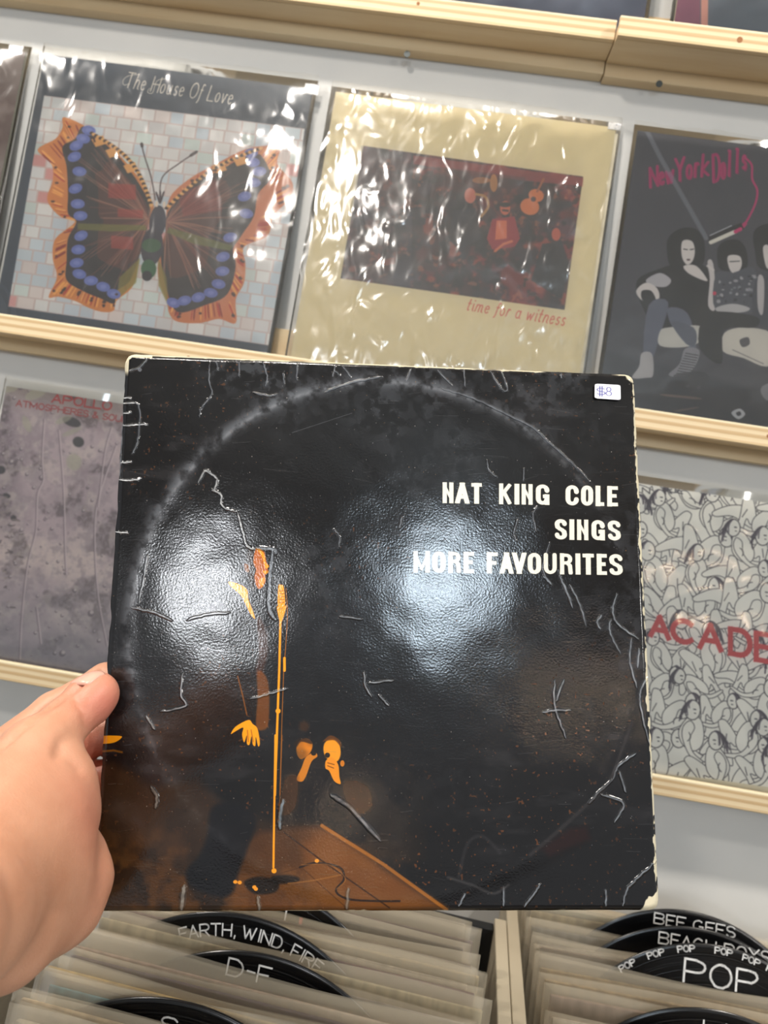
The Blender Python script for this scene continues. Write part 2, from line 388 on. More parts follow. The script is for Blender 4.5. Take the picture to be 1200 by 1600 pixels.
for i, p in enumerate(TRACK):
    p = p[:3]; d = (Vector((p[0]*0.7, .8, 1.6))-Vector(p)).normalized()
    t = empty('track_spotlight', p, ['leftmost white ceiling spotlight over the record wall','white ceiling spotlight hanging lower than the rest and further from the wall','white ceiling spotlight over the middle of the record wall','rightmost white ceiling spotlight over the record wall'][i], 'lamp', 'ceiling track spotlights')
    cyl('lamp_head', d*-.17, .075, .16, d, M['white_metal'], t, r2=.095); cyl('stem', (-d*.1), .008, 2.95-p[2]+d.z*.1, (0,0,1), M['white_metal'], t)
for i, (x, y, z, s, w, c) in enumerate(BACK):
    d = (Vector((0, .6, 1.5))-Vector((x, y, z))).normalized()
    t = empty('pendant_lamp', (x, y, z), ['round white lamp hanging left behind the viewer','round cool white lamp hanging right behind the viewer','added warm white fill lamp, unseen, hanging far to the right'][i], 'lamp', 'hanging lamps')
    cyl('lamp_shade', d*-.13, s*.3, .12, d, M['white_metal'], t, n=32, r2=s*.52); cyl('cord', -d*.1, .006, 2.95-z+d.z*.1, (0,0,1), M['black'], t)
for i, p in enumerate(BULBS):
    t = empty('pendant_bulb', p, ['small warm bulb hanging nearest the cool lamp','small warm bulb hanging in the middle of the right row','small warm bulb hanging at the right end of the row','small warm bulb hanging low behind the viewer'][i], 'lamp', 'small warm bulbs')
    me = bpy.data.meshes.new('bulb'); bm = bmesh.new(); bmesh.ops.create_icosphere(bm, subdivisions=2, radius=.03); bm.to_mesh(me); bm.free(); me.materials.append(M['bulb'])
    o = bpy.data.objects.new('bulb', me); C.objects.link(o); o.parent = t
    cyl('cord', (0,0,.03), .004, 2.95-p[2]-.03, (0,0,1), M['black'], t, n=8)

# ------------------------------------------------------------------ display ledges
def ledge(x0, x1, zt, yf, label, notch=None, screws=(), drop=0, knots=()):
    """zt = top of the front edge; yf = front face; board 20 mm high, sleeves stand 6 mm lower in its groove"""
    H = .0205
    t = empty('record_ledge', ((x0+x1)/2, yf, zt-H), label, 'shelf', 'plywood record ledges')
    a, b = x0-(x0+x1)/2, x1-(x0+x1)/2; D = WY-yf
    boxes('front_edge', [(a, b, 0, .006, 0, H)], M['ply_edge'], t, .0006)
    boxes('shelf_board', [(a, b, .0062, D-.0165, .0, H-.0075)], M['ply'], t)
    boxes('back_rail', [(a, b, D-.016, D, -.014, .056)], M['ply'], t, .0008)
    for (sx, sz) in screws:
        cyl('screw', (sx-(x0+x1)/2, D-.0158, sz-(zt-H)), .0035, .0012, (0,-1,0), M['screw'], t, n=14)
    for (kx, kz, w) in knots:
        cyl('knot', (kx-(x0+x1)/2, .0002, kz-(zt-H)), w, .0005, (0,-1,0), M['knot'], t, n=12)
    return t
M['knot'] = mat('dark wood knot', (150,98,56), .7)
YF = .795
ledge(-1.9, .1195, 2.0697, YF, 'topmost plywood ledge left of the joint', screws=[(-.098, 2.030)], knots=[(-.09, 2.062, .0018)])
ledge(.1205, 1.9, 2.0675, YF-.012, 'topmost plywood ledge right of the joint, stepped forward', screws=[(.181, 2.032)], knots=[(.243, 2.057, .003), (.283, 2.059, .0022)])
ledge(-1.9, 1.9, 1.6740, YF, 'middle plywood ledge under the butterfly record', knots=[(-.28, 1.6565, .002), (.344, 1.665, .002)])
ledge(-1.9, 1.9, 1.2905, YF, 'lowest plywood ledge under the grey moon record')
LEDGE_Z = {0: 2.0697-.0075, 1: 1.6740-.0075, 2: 1.2905-.0075}

# ------------------------------------------------------------------ bagged sleeves on the ledges
LEAN = math.radians(5.2)
SW = .315
class Spot:
    def __init__(s, row, u, v, side='L'):
        s.z0 = LEDGE_Z[row]; s.y0 = .8085 if row != 2 else .8085
        up = np.array([0, math.sin(LEAN), math.cos(LEAN)]); n = np.array([0, -math.cos(LEAN), math.sin(LEAN)])
        s.up = up; s.n_ = n; s.p0 = np.array([0, s.y0, s.z0+.0015])
        q = on_plane(u, v, s.p0, n); s.x0 = q[0] if side == 'L' else q[0]-SW
        s.topz = q[2]
    def uv(s, p):
        q = on_plane(p[0], p[1], s.p0, s.n_)-np.array([s.x0, s.y0, s.p0[2]])
        return np.array([q[0]/SW, 1-(q@s.up)/SW])
def crumple(nx, nz, w, h, amp, seed, cells=7):
    n = 128; f = fbm(n, cells, seed, 4)-.5; r = np.abs(fbm(n, cells*1.6, seed+50, 3)-.5)*2
    V = []; F = []
    for j in range(nz+1):
        for i in range(nx+1):
            s, t = i/nx, j/nz; a = f[min(n-1, int(t*n)), min(n-1, int(s*n))]; b = r[min(n-1, int(t*n)), min(n-1, int(s*n))]
            e = min(s, 1-s, t, 1-t)*12; e = min(1, e)
            V.append((s*w, -(a+.5)*amp*e-(1-b)**3*amp*.6*e, t*h))
    for j in range(nz):
        for i in range(nx):
            k = j*(nx+1)+i; F.append((k, k+1, k+nx+2, k+nx+1))
    return V, F
def bag(root, w, h, th, m, seed, amp=.0016, top=.012, side=.004, nx=48):
    V, F = crumple(nx, nx, w+2*side, h+top, amp, seed); n0 = len(V)
    V = [(x-side-w/2, y-.0012, z+.0005) for x, y, z in V]
    rs = np.random.RandomState(seed)
    wob = [rs.uniform(-.0025, .002) for _ in range(nx+1)]; wob = np.convolve(wob, np.ones(5)/5, 'same')
    # uneven mouth of the bag at its top
    V = [(x, y+(.003*max(0, (z-h)/top) if z > h else 0), z+(wob[i % (nx+1)]*2 if i >= (nx)*(nx+1) else 0)) for i, (x, y, z) in enumerate(V)]
    # back sheet and closed sides
    a, b, yb = -side-w/2, w/2+side, th+.0012
    V += [(a, yb, .0005), (b, yb, .0005), (b, yb+.0, h+top*.8), (a, yb, h+top*.8)]
    F.append((n0, n0+3, n0+2, n0+1))
    for cidx, bi in ((0, 0), (nx, 1)):
        k0 = cidx; k1 = nx*(nx+1)+cidx
        c0, c1 = (n0, n0+3) if bi == 0 else (n0+1, n0+2)
        F.append((k0, k1, c1, c0) if bi == 0 else (k0, c0, c1, k1))
    return link('plastic_bag', V, F, m, root, smooth_=True)
def sleeve(spot, img, label, film, seed, group='records displayed on the wall ledges', th=.0035, rough=.5, amp=.0016, sticker=None, name='record_sleeve', width=SW, edge=None, extra=0, bagtop=.012):
    root = empty(name, (spot.x0+SW/2, spot.y0, spot.z0+.0015), label, 'record', group, (-LEAN, 0, 0))
    w = SW; x = w/2; V, F = boxdata(-x, x, .0001, th, 0, w)
    me_uv = [(.0,.0),(1,0),(1,0),(0,0),(0,1),(1,1),(1,1),(0,1)]
    mats = [edge or M['board'], img]
    o = link('cover', V, F, None, root, mats=mats, midx=[0,0,1,0,0,0], uvs=me_uv)
    for k in range(extra):
        boxes('inner_sleeve', [(-x+.003, x+.004+.003*k, th+.001+.003*k, th+.003+.003*k, 0, w-.004)], M['board'], root)
    bag(root, w, w, th+.003*extra+.001*(extra > 0), film, seed, amp, top=bagtop, side=.004+.002*extra)
    if sticker:
        (u, v, sw, sh) = sticker; p = spot.uv((u, v)); cx = (p[0]-.5)*w; cz = (1-p[1])*w
        V, F = boxdata(cx-sw/2, cx+sw/2, -.00085, -.00045, cz-sh/2, cz+sh/2)
        link('price_sticker', V, F, M['sticker_print'], root)
    return root
m = M['sticker_print'] = noise_col(mat('faded printed sticker', rough=.6), (120,125,140), (236,234,232), 420, stretch=(1,1,2), lo=.34, hi=.46)

def canvas_for(spot, n, col):
    cv = Canvas(n, col); cv.map = spot.uv
    a = spot.uv((500, 300)); b = spot.uv((510, 300)); cv.k = np.linalg.norm(b-a)*n/10
    return cv
def zz(ox, oy, s): return lambda *P: [(ox+x/s, oy+y/s) for x, y in P]

# --- sleeve: butterfly on pale tiles
S = Spot(1, 71.5, 73.7); cv = canvas_for(S, 1024, (52,62,76)); z = zz(0, 0, 2.308)
nz = fbm(1024, 5, 3, 5); cv.field((nz-.4)*1.5, (70,82,98), .5)
inner = [(69,149),(476,201),(429,541),(13,479)]
cv.poly(inner, (196,176,170))
TLi, TRi, BRi, BLi = [np.array(p, float) for p in inner]
rt = random.Random(5); rows = 18
for r in range(rows):
    u = -rt.random()*.05; t0, t1 = r/rows, (r+1)/rows
    while u < 1:
        wd_ = rt.uniform(.05, .066); a, b = max(0, u+.003), min(1, u+wd_-.003); u += wd_
        if b <= a+.004: continue
        q = lambda s, t: (TLi*(1-s)+TRi*s)*(1-t)+(BLi*(1-s)+BRi*s)*t
        base = np.array(rt.choice([(206,206,204),(194,202,206),(214,210,206),(210,198,192),(196,204,198),(218,216,212),(188,196,202),(206,202,200)]), float)
        if rt.random() < .03: base = np.array((206,150,145.))
        cv.poly([q(a, t0+.003), q(b, t0+.003), q(b, t1-.003), q(a, t1-.003)], base+rt.uniform(-6, 6))
text(cv, 'The House Of Love', [(196,112),(364,139),(362,163),(194,136)], 1.3, (226,214,196), slant=.035, widths=None)
cv.line(smooth(z((468,302),(447,306),(444,290),(462,274),(500,268))), .8, (226,214,196)); cv.line(smooth(z((540,318),(532,332),(550,334),(566,292),(600,284))), .8, (226,214,196))
tx = .55+.9*fbm(1024, 60, 9, 3)
def wing(P, col, alpha=1): cv.poly([tuple(p) for p in smooth(z(*P), 5, True)], col, alpha)
lw = [(232,422),(330,470),(430,560),(500,640),(545,720),(555,760),(540,800),(520,830),(500,930),(480,1030),(420,1085),(410,1120),(370,1125),(320,1110),(270,1085),(210,1070),(175,1070),(205,1000),(190,930),(200,860),(270,800),(215,780),(170,720),(190,650),(185,590),(135,540),(200,500),(225,460)]
rw = [(600,760),(620,700),(690,640),(780,590),(880,540),(960,525),(1012,532),(1000,590),(1055,660),(1040,720),(985,780),(965,850),(880,890),(885,950),(880,1020),(850,1080),(850,1165),(790,1150),(720,1165),(640,1160),(610,1130),(600,1080),(570,1000),(575,900),(600,830)]
wing(lw, (205,128,62)); wing(rw, (198,118,72))
rs = random.Random(3)
for P, cx, cy in ((lw, 420, 800), (rw, 730, 840)):
    for i in range(120):                                     # rusty stripes across the scalloped border
        j = rs.randrange(len(P)); p = np.array(P[j])+(np.array(P[(j+1) % len(P)])-np.array(P[j]))*rs.random()
        q = p+(np.array((cx, cy))-p)*.2
        if (P is lw and p[0] > 480) or (P is rw and p[0] < 640 and p[1] < 1050): continue
        cv.line(z(tuple(p+(q-p)*.12), tuple(q)), rs.uniform(1.4, 3.4), rs.choice([(172,48,30),(134,36,26),(240,176,92),(236,166,80)]), .9, taper=True)
def inset(P, c, k, kill): return [tuple(np.array(c)+(np.array(p)-np.array(c))*k) for p in P]
dl = [(300,455),(360,500),(440,580),(500,660),(540,740),(535,800),(510,900),(470,1010),(420,1050),(412,1095),(360,1075),(300,1050),(240,1010),(240,940),(245,860),(275,800),(245,770),(245,700),(240,600),(225,530),(270,500)]
dr = [(600,780),(640,720),(720,650),(800,610),(880,565),(940,560),(975,640),(930,700),(915,780),(870,850),(840,900),(850,960),(820,1060),(740,1100),(640,1125),(600,1040),(580,930),(595,860)]
wing(dl, (38,32,40)); wing(dr, (44,36,42))
for P, c in ((dl, (535,790)), (dr, (600,800))):
    wing([tuple(np.array(c)+(np.array(p)-np.array(c))*.62) for p in P], (104,52,44), .6)
    for i in range(60):
        p = np.array(P[rs.randrange(len(P))])+np.array((rs.uniform(-30, 30), rs.uniform(-30, 30)))
        p = np.array(c)+(p-np.array(c))*rs.uniform(.6, .9); md = (p+np.array(c))/2+np.array((0, rs.uniform(-14, 14)))
        cv.line(smooth(z(c, tuple(md), tuple(p)), 4), 1.0, rs.choice([(150,96,78),(128,70,60),(170,120,96)]), .75)
for p, w_, h_ in (((440,875),40,26),((440,690),50,30),((470,770),46,18)): cv.poly(z((p[0]-w_,p[1]-h_),(p[0]+w_,p[1]-h_+6),(p[0]+w_,p[1]+h_),(p[0]-w_,p[1]+h_-6)), (170,52,44), .65, 2)
cv.poly(z((640,700),(780,640),(800,760),(660,780)), (150,56,52), .5, 4)
cv.poly(z((280,805),(525,812),(528,830),(400,835),(280,828)), (112,110,44), .8, 2); cv.poly(z((610,820),(840,885),(830,905),(700,880),(600,838)), (104,106,44), .8, 2)
cv.poly(z((505,930),(490,1020),(420,1080),(430,1000)), (132,120,48), .8, 2); cv.poly(z((570,930),(600,1000),(610,1110),(572,1030)), (132,120,48), .8, 2)
for p in [(320,470),(300,500),(275,525),(268,565),(286,618),(272,680),(280,735),(290,778),(292,850),(282,900),(276,948),(286,988),(328,1012),(372,1034),(410,1060)]:
    cv.ell(z(p)[0], 11, 7.5, (98,112,178), rot=rs.uniform(-.4, .4)); cv.ell(z(p)[0], 5, 3.5, (128,140,198), .7)
for p in [(905,552),(912,585),(935,618),(915,658),(882,708),(888,770),(830,856),(804,926),(802,978),(788,1024),(760,1056),(715,1072),(665,1084),(625,1092)]:
    cv.ell(z(p)[0], 11, 7.5, (98,108,172), rot=rs.uniform(-.4, .4)); cv.ell(z(p)[0], 5, 3.5, (130,138,196), .7)
for p in [(355,510),(405,550),(470,605),(865,580),(790,605)]: cv.poly(z((p[0]-26,p[1]-8),(p[0]+16,p[1]-22),(p[0]+28,p[1]+8),(p[0]-10,p[1]+20)), (222,158,84))
for a_, b_ in (((330,480),(545,740)),((600,750),(940,535))):
    for i in range(40):
        t = i/39; p = np.array(a_)*(1-t)+np.array(b_)*t+np.array((34 if a_[0] < 400 else -10, -26))*math.sin(t*3.14); cv.ell(z(tuple(p))[0], 3.4, 2.6, (226,170,96) if i % 2 else (60,34,26))
for i in range(110):
    P = lw if i % 2 else rw; j = rs.randrange(len(P)); p = np.array(P[j], float); c = np.array((420, 800) if i % 2 else (740, 840)); p = p+(c-p)*rs.uniform(.05, .12)
    if 470 < p[0] < 640: continue
    cv.ell(z(tuple(p))[0], rs.uniform(1.5, 3.6), rs.uniform(1.2, 2.6), (64,34,30), .9)
for s_ in (-1, 1):
    P = smooth(z((568+8*s_,720),(565+20*s_,640),(565+(-45 if s_ < 0 else 80),560 if s_ < 0 else 590),(510 if s_ < 0 else 712,515 if s_ < 0 else 545)), 6); cv.line(P, 2, (66,40,44)); cv.line(P[-4:], 5, (50,32,38), taper=True)
cv.ell(z((568,800))[0], 13, 26, (50,48,66), rot=.1); cv.ell(z((548,890))[0], 17, 30, (48,44,58), rot=.12); cv.ell(z((546,885))[0], 15, 11, (52,88,58)); cv.ell(z((536,970))[0], 12, 15, (50,96,62)); cv.ell(z((530,995))[0], 8, 8, (36,34,44))
for q in ((562,690),(578,685),(592,688)): cv.line(z((577,735), q), 3, (52,34,46), taper=True)
cv.ell(z((565,735))[0], 2.4, 5, (224,206,186)); cv.ell(z((592,738))[0], 2.4, 5, (224,206,186))
sleeve(S, print_mat('butterfly cover print', cv.image('butterfly_print')), 'record sleeve with a large orange and blue butterfly on pale tiles, in crinkled plastic', M['film'], 21, sticker=(487,140,.016,.012), edge=mat('grey sleeve edge',(90,92,96),.7), amp=.0022, bagtop=.016)

# --- sleeve: cream with dark red photograph
S = Spot(1, 527, 130); cv = canvas_for(S, 1024, (220,204,160)); z = zz(440, 0, 2.308)
nz = fbm(1024, 4, 31, 5); cv.field((nz-.45)*1.2, (206,188,140), .5)
pr = [(568,228),(911,276),(882,484),(532,435)]
cv.poly(pr, (58,24,28)); 
msk = Canvas(1024, (0,0,0)); msk.map = cv.map; msk.k = cv.k; msk.poly(pr, (255,255,255)); mk = msk.a[..., 0]
for i, (c_, sc, lo, al) in enumerate([((120,34,36),9,.52,.9),((30,22,34),12,.5,.85),((150,60,40),22,.6,.8),((64,66,84),16,.6,.5),((20,14,18),30,.55,.7),((170,96,60),40,.66,.6)]):
    cv.field(np.clip((fbm(1024, sc, 60+i, 3)-lo)*9, 0, 1)*mk, c_, al)
cv.poly(z((475,560),(1088,640),(1085,672),(860,650),(640,615),(475,592)), (140,44,46), .85, 2)
cv.poly(z((560,600),(880,640),(870,700),(560,680)), (70,30,34), .5, 3, tex=mk)
for g_ in ((-8, 0, 15),): cv.ell(z((895,745))[0], 15, 13, (206,112,52), rot=.3); cv.ell(z((918,705))[0], 12, 10, (206,112,52), rot=.3); cv.ell(z((908,718))[0], 4, 4, (60,26,20)); cv.line(z((922,690),(945,645)), 3.5, (160,84,44))
cv.ell(z((680,705))[0], 9, 12, (196,104,80)); cv.ell(z((806,750))[0], 8, 11, (196,96,62)); cv.ell(z((806,738))[0], 9, 4, (30,20,20)); cv.line(z((798,758),(816,760)), 3, (24,18,20))
cv.poly(z((760,790),(840,780),(860,860),(840,890),(760,900),(740,860)), (150,28,40)); cv.poly(z((775,795),(812,795),(812,860),(770,865)), (206,104,60)); cv.line(z((770,905),(800,880),(830,870)), 4, (206,108,66))
cv.ell(z((990,845))[0], 7, 10, (190,86,62)); cv.poly(z((940,880),(1010,870),(1040,960),(1010,1080),(900,1010)), (22,24,34), .9, 2); cv.poly(z((620,760),(700,750),(720,860),(640,900),(600,860)), (40,36,46), .9, 2)
cv.line(smooth(z((700,700),(735,710),(745,745),(720,780))), 4, (176,128,70)); cv.ell(z((765,660))[0], 6, 14, (196,128,48), .8); cv.ell(z((720,650))[0], 14, 5, (190,120,50), .7)
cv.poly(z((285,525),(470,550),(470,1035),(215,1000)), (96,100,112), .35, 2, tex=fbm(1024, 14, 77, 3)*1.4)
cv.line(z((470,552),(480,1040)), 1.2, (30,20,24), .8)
text(cv, 'time for a witness', [(731,466),(886,489),(882,509),(728,484)], 1.7, (200,84,66), slant=.02)
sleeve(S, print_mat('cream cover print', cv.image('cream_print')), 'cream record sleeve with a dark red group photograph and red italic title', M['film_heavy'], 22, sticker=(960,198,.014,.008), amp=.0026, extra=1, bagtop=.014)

# --- sleeve: dark grey, seated group, pink handwriting
S = Spot(1, 998, 197); cv = canvas_for(S, 1024, (64,64,72)); z = zz(900, 0, 2.287)
nz = fbm(1024, 3, 41, 4); cv.field((nz-.4)*2, (84,82,92), .5)
cv.poly(z((90,1250),(760,1420),(760,1600),(60,1560)), (44,46,54), .8, 12)
pk = (176,38,98)
random.seed(21)
G['k'] = [[(.05,0),(.25,1)],[(.8,.6),(.15,.3),(.8,0)]]; G['l'] = [[(.3,0),(.5,1),(.35,1.02)]]
for kx, (wd_, q) in enumerate((('New', ((262,600),(345,580),(349,648),(266,668))), ('York', ((352,572),(474,548),(478,622),(356,650))), ('Dolls', ((486,552),(606,528),(610,602),(492,648))))):
    text(cv, wd_, z(*q), 4.4, pk, alpha=.9, jitter=.04, soft=1.2, slant=.03); text(cv, wd_, z(*[(a+4, b+3) for a, b in q]), 2.4, (150,30,84), alpha=.7, jitter=.05, soft=1.2)
cv.line(smooth(z((606,565),(628,590),(630,640),(648,680),(640,730),(610,790),(590,812))), 3.2, pk); cv.line(z((604,800),(585,820)), 6, pk)
cv.poly(z((472,842),(590,796),(600,818),(478,876)), (26,24,30)); cv.line(z((482,866),(568,828)), 6, (214,208,196)); cv.line(z((570,828),(588,818)), 5.5, (196,40,104))
cv.line(z((478,842),(556,806)), 1.2, (190,190,196))
dk = (24,24,30); pale = (206,198,194); mid = (124,124,132)
def F_(P, c, a=1, so=1.2): cv.poly([tuple(p) for p in smooth(z(*P), 4, True)], c, a, so)
F_([(220,1000),(300,960),(380,940),(470,960),(500,1100),(470,1200),(300,1180),(230,1080)], dk)
F_([(330,850),(370,818),(420,815),(455,850),(460,920),(440,960),(400,950),(340,950),(325,900)], dk)
F_([(380,862),(415,862),(425,900),(415,935),(395,945),(378,915)], pale); cv.line(z((385,890),(398,892)), 1.6, dk); cv.line(z((408,892),(420,890)), 1.6, dk); cv.ell(z((402,928))[0], 3, 1.5, (70,40,46))
F_([(385,950),(430,950),(470,1000),(450,1000),(400,975)], pale); F_([(250,1000),(300,975),(340,1000),(320,1025),(270,1020)], (170,166,170)); F_([(215,1040),(250,1010),(290,1030),(295,1070),(240,1075)], pale); F_([(235,1040),(270,1040),(285,1080),(240,1075)], dk)
F_([(260,1090),(330,1080),(300,1200),(270,1290),(240,1270)], (88,92,108)); F_([(330,1100),(400,1120),(430,1240),(400,1240),(340,1160)], (92,96,112))
F_([(300,1185),(330,1170),(450,1165),(450,1215),(390,1240),(300,1235)], (190,186,178)); F_([(340,1150),(420,1170),(430,1225),(395,1230)], (84,88,102))
F_([(235,1262),(272,1265),(276,1340),(250,1350),(200,1350),(225,1310)], (168,164,164)); F_([(390,1245),(440,1250),(430,1300),(390,1345),(330,1340),(370,1300)], (130,128,134))
for i in range(9): a = 1262+i*9; cv.line(z((392-i*4,a),(436-i*3,a+8)), 1.2, (30,30,38))
F_([(470,935),(490,940),(500,1060),(495,1110),(472,1090),(478,1000)], (196,188,186)); cv.line(z((470,950),(492,965)), 3, pale)
F_([(510,880),(540,858),(585,860),(610,900),(605,960),(520,965),(505,920)], dk); F_([(543,915),(585,915),(592,950),(570,980),(548,960)], pale); cv.line(z((550,935),(584,933)), 1.5, dk)
F_([(500,980),(560,975),(640,960),(650,1100),(620,1120),(500,1110)], (72,74,84)); F_([(500,1100),(560,1085),(620,1100),(600,1115),(520,1118)], (180,176,176))
rs = random.Random(8)
for i in range(40): cv.ell(z((rs.uniform(505,640), rs.uniform(985,1080)))[0], rs.uniform(1,4), rs.uniform(1,3), rs.choice([(30,30,36),(130,130,138),(168,164,168)]), .8)
F_([(635,830),(680,800),(760,810),(760,960),(660,960),(640,900)], dk); F_([(668,885),(690,880),(700,950),(680,955)], pale)
F_([(645,1000),(760,960),(760,1150),(640,1150)], (58,60,70)); F_([(650,990),(672,1000),(668,1120),(650,1100)], (180,174,174))
F_([(530,1190),(600,1170),(700,1190),(740,1270),(680,1310),(600,1280),(525,1255)], (196,190,180)); F_([(470,1120),(640,1130),(640,1170),(530,1180),(520,1300),(440,1240)], (26,27,33)); F_([(585,1215),(615,1205),(620,1230),(595,1240)], (70,68,74)); cv.line(z((560,1250),(670,1300)), 1.5, (120,116,116))
F_([(555,1475),(585,1460),(605,1480),(580,1498)], (188,188,190)); F_([(572,1475),(586,1470),(590,1482),(578,1486)], (60,60,66)); F_([(665,1380),(760,1360),(760,1430),(680,1430)], (140,138,142), .8)
for p in ((400,1380),(440,1385)): cv.ell(z(p)[0], 3, 3, (150,150,158), .8)
F_([(350,1340),(460,1330),(465,1385),(380,1390)], (44,44,52), .8)
cv.line(z((300,1410),(450,1425)), 3.5, (150,118,100), .55, 1.5, taper=True); cv.line(z((350,1470),(440,1455)), 3, (130,104,90), .5, 1.5, taper=True); cv.ell(z((495,1048))[0], 3, 3, (196,50,80))
cv.line(z((255,470),(300,560),(380,700),(465,850)), 7, (132,134,144), .55, 2)
sleeve(S, print_mat('grey cover print', cv.image('grey_print')), 'dark grey record sleeve with a seated group in black and white and pink lipstick handwriting', M['film_smooth'], 23, edge=mat('dark sleeve edge',(60,62,68),.6), amp=.0014)

# --- sleeve: brown grey one cut by the left of the frame
S = Spot(1, 42, 70, 'R'); cv = canvas_for(S, 512, (128,112,106))
n1 = fbm(512, 4, 91, 5); cv.field((n1-.5)*6, (92,66,60), .9); cv.field((fbm(512, 7, 95, 4)-.55)*6, (168,158,152), .7)
cv.poly([(-400,-10),(60,60),(60,92),(20,84),(0,92),(-400,60)], (86,64,58), .9, 3)
sleeve(S, print_mat('brown cover print', cv.image('brown_print')), 'brownish grey record sleeve left of the butterfly record, cut by the frame', M['film'], 24, sticker=(25,78,.017,.010), edge=mat('olive sleeve edge',(120,118,100),.7))

# --- sleeve: moon surface
S = Spot(2, 12, 592); n = 1024; cv = canvas_for(S, n, (186,168,172)); z = zz(0, 540, 2.858)
b1 = fbm(n, 3, 101, 5); cv.field((b1-.45)*6, (140,124,132), .9); cv.field((fbm(n, 5, 111, 5)-.52)*5, (206,190,184), .85); cv.field(np.clip((fbm(n, 12, 115, 4)-.55)*9, 0, 1), (86,74,78), .6); cv.field(np.clip((fbm(n, 20, 117, 4)-.56)*9, 0, 1), (212,200,190), .45); cv.field((fbm(n, 48, 121, 3)-.5)*5, (160,146,150), .7); cv.field((fbm(n, 90, 131, 2)-.55)*5, (178,164,168), .5)
yy = np.linspace(0, 1, n)[:, None]*np.ones((1, n)); cv.field(np.clip((yy-.62)*2.6, 0, 1), (140,136,142), .65); cv.field(np.clip((.10-yy)*9, 0, 1), (132,122,114), .7)
rs = random.Random(12)
for i in range(330):
    p = (rs.uniform(-40, 460), rs.uniform(600, 1120)); r = rs.uniform(.8, 3.0) if i > 26 else rs.uniform(3, 6)
    cv.ell(p, r, r, (108,96,104), .7); cv.ell((p[0]+r*.35, p[1]-r*.4), r*.6, r*.55, (206,194,192), .8)
for P in ([(200,330),(190,500),(195,600),(170,660),(165,760),(160,840),(125,980),(100,1200),(90,1400)], [(265,380),(280,560),(288,700),(292,900),(298,1020)], [(520,450),(460,620),(430,740),(425,900),(440,1120),(480,1340)], [(500,370),(470,480),(440,720)],[(165,1170),(185,1330)]):
    P = smooth(z(*P), 6); cv.line([(p[0]-1.6, p[1]) for p in P], 2.0, (116,102,110), .7, 1.2); cv.line(P, 2.2, (204,188,190), .8, 1)
for c_, rx, ry, col in (((320,340),20,8,(58,54,56)),((350,430),12,9,(54,52,54)),((30,670),8,4,(60,56,60)),((60,770),6,5,(64,58,62)),((320,225),12,6,(66,58,58)),((5,555),9,7,(58,54,58))):
    cv.ell(z(c_)[0], rx*.75, ry*.9, col, .9, rot=.35, soft=2.5)
for c_, rx, ry in (((285,330),14,5),((330,520),12,13),((320,385),16,4),((120,350),6,14),((50,190),14,6),((160,215),18,8)): cv.ell(z(c_)[0], rx, ry, (172,168,148), .65, rot=-.4, soft=3)
for i in range(70): 
    p = (rs.uniform(-40, 30), rs.uniform(770, 960)); cv.line([p, (p[0]+rs.uniform(3, 10), p[1]+rs.uniform(-5, 5))], rs.uniform(1.2, 3), rs.choice([(160,148,138),(84,74,76)]), .6, 1, taper=True)
text(cv, 'APOLLO', [(83,616),(175,628),(173,641),(81,628)], 2.5, (168,52,54), alpha=1)
text(cv, 'ATMOSPHERES & SOUNDTRACKS', [(26,625),(275,663),(273,672),(25,634)], 1.7, (160,54,54), alpha=.95)
sleeve(S, print_mat('moon cover print', cv.image('moon_print')), 'purplish grey record sleeve with a moon surface and red title, at lower left', M['film_smooth'], 25, amp=.001)

# --- sleeve: cream with black line drawing, red capitals
S = Spot(2, 972, 735); n = 1024; cv = canvas_for(S, n, (244,240,230)); z = zz(960, 680, 2.625)
rs = random.Random(4); ink = (44,38,46)
def wl(P, w=1.7, a=.9): cv.line(smooth(z(*P), 5), w, ink, a)
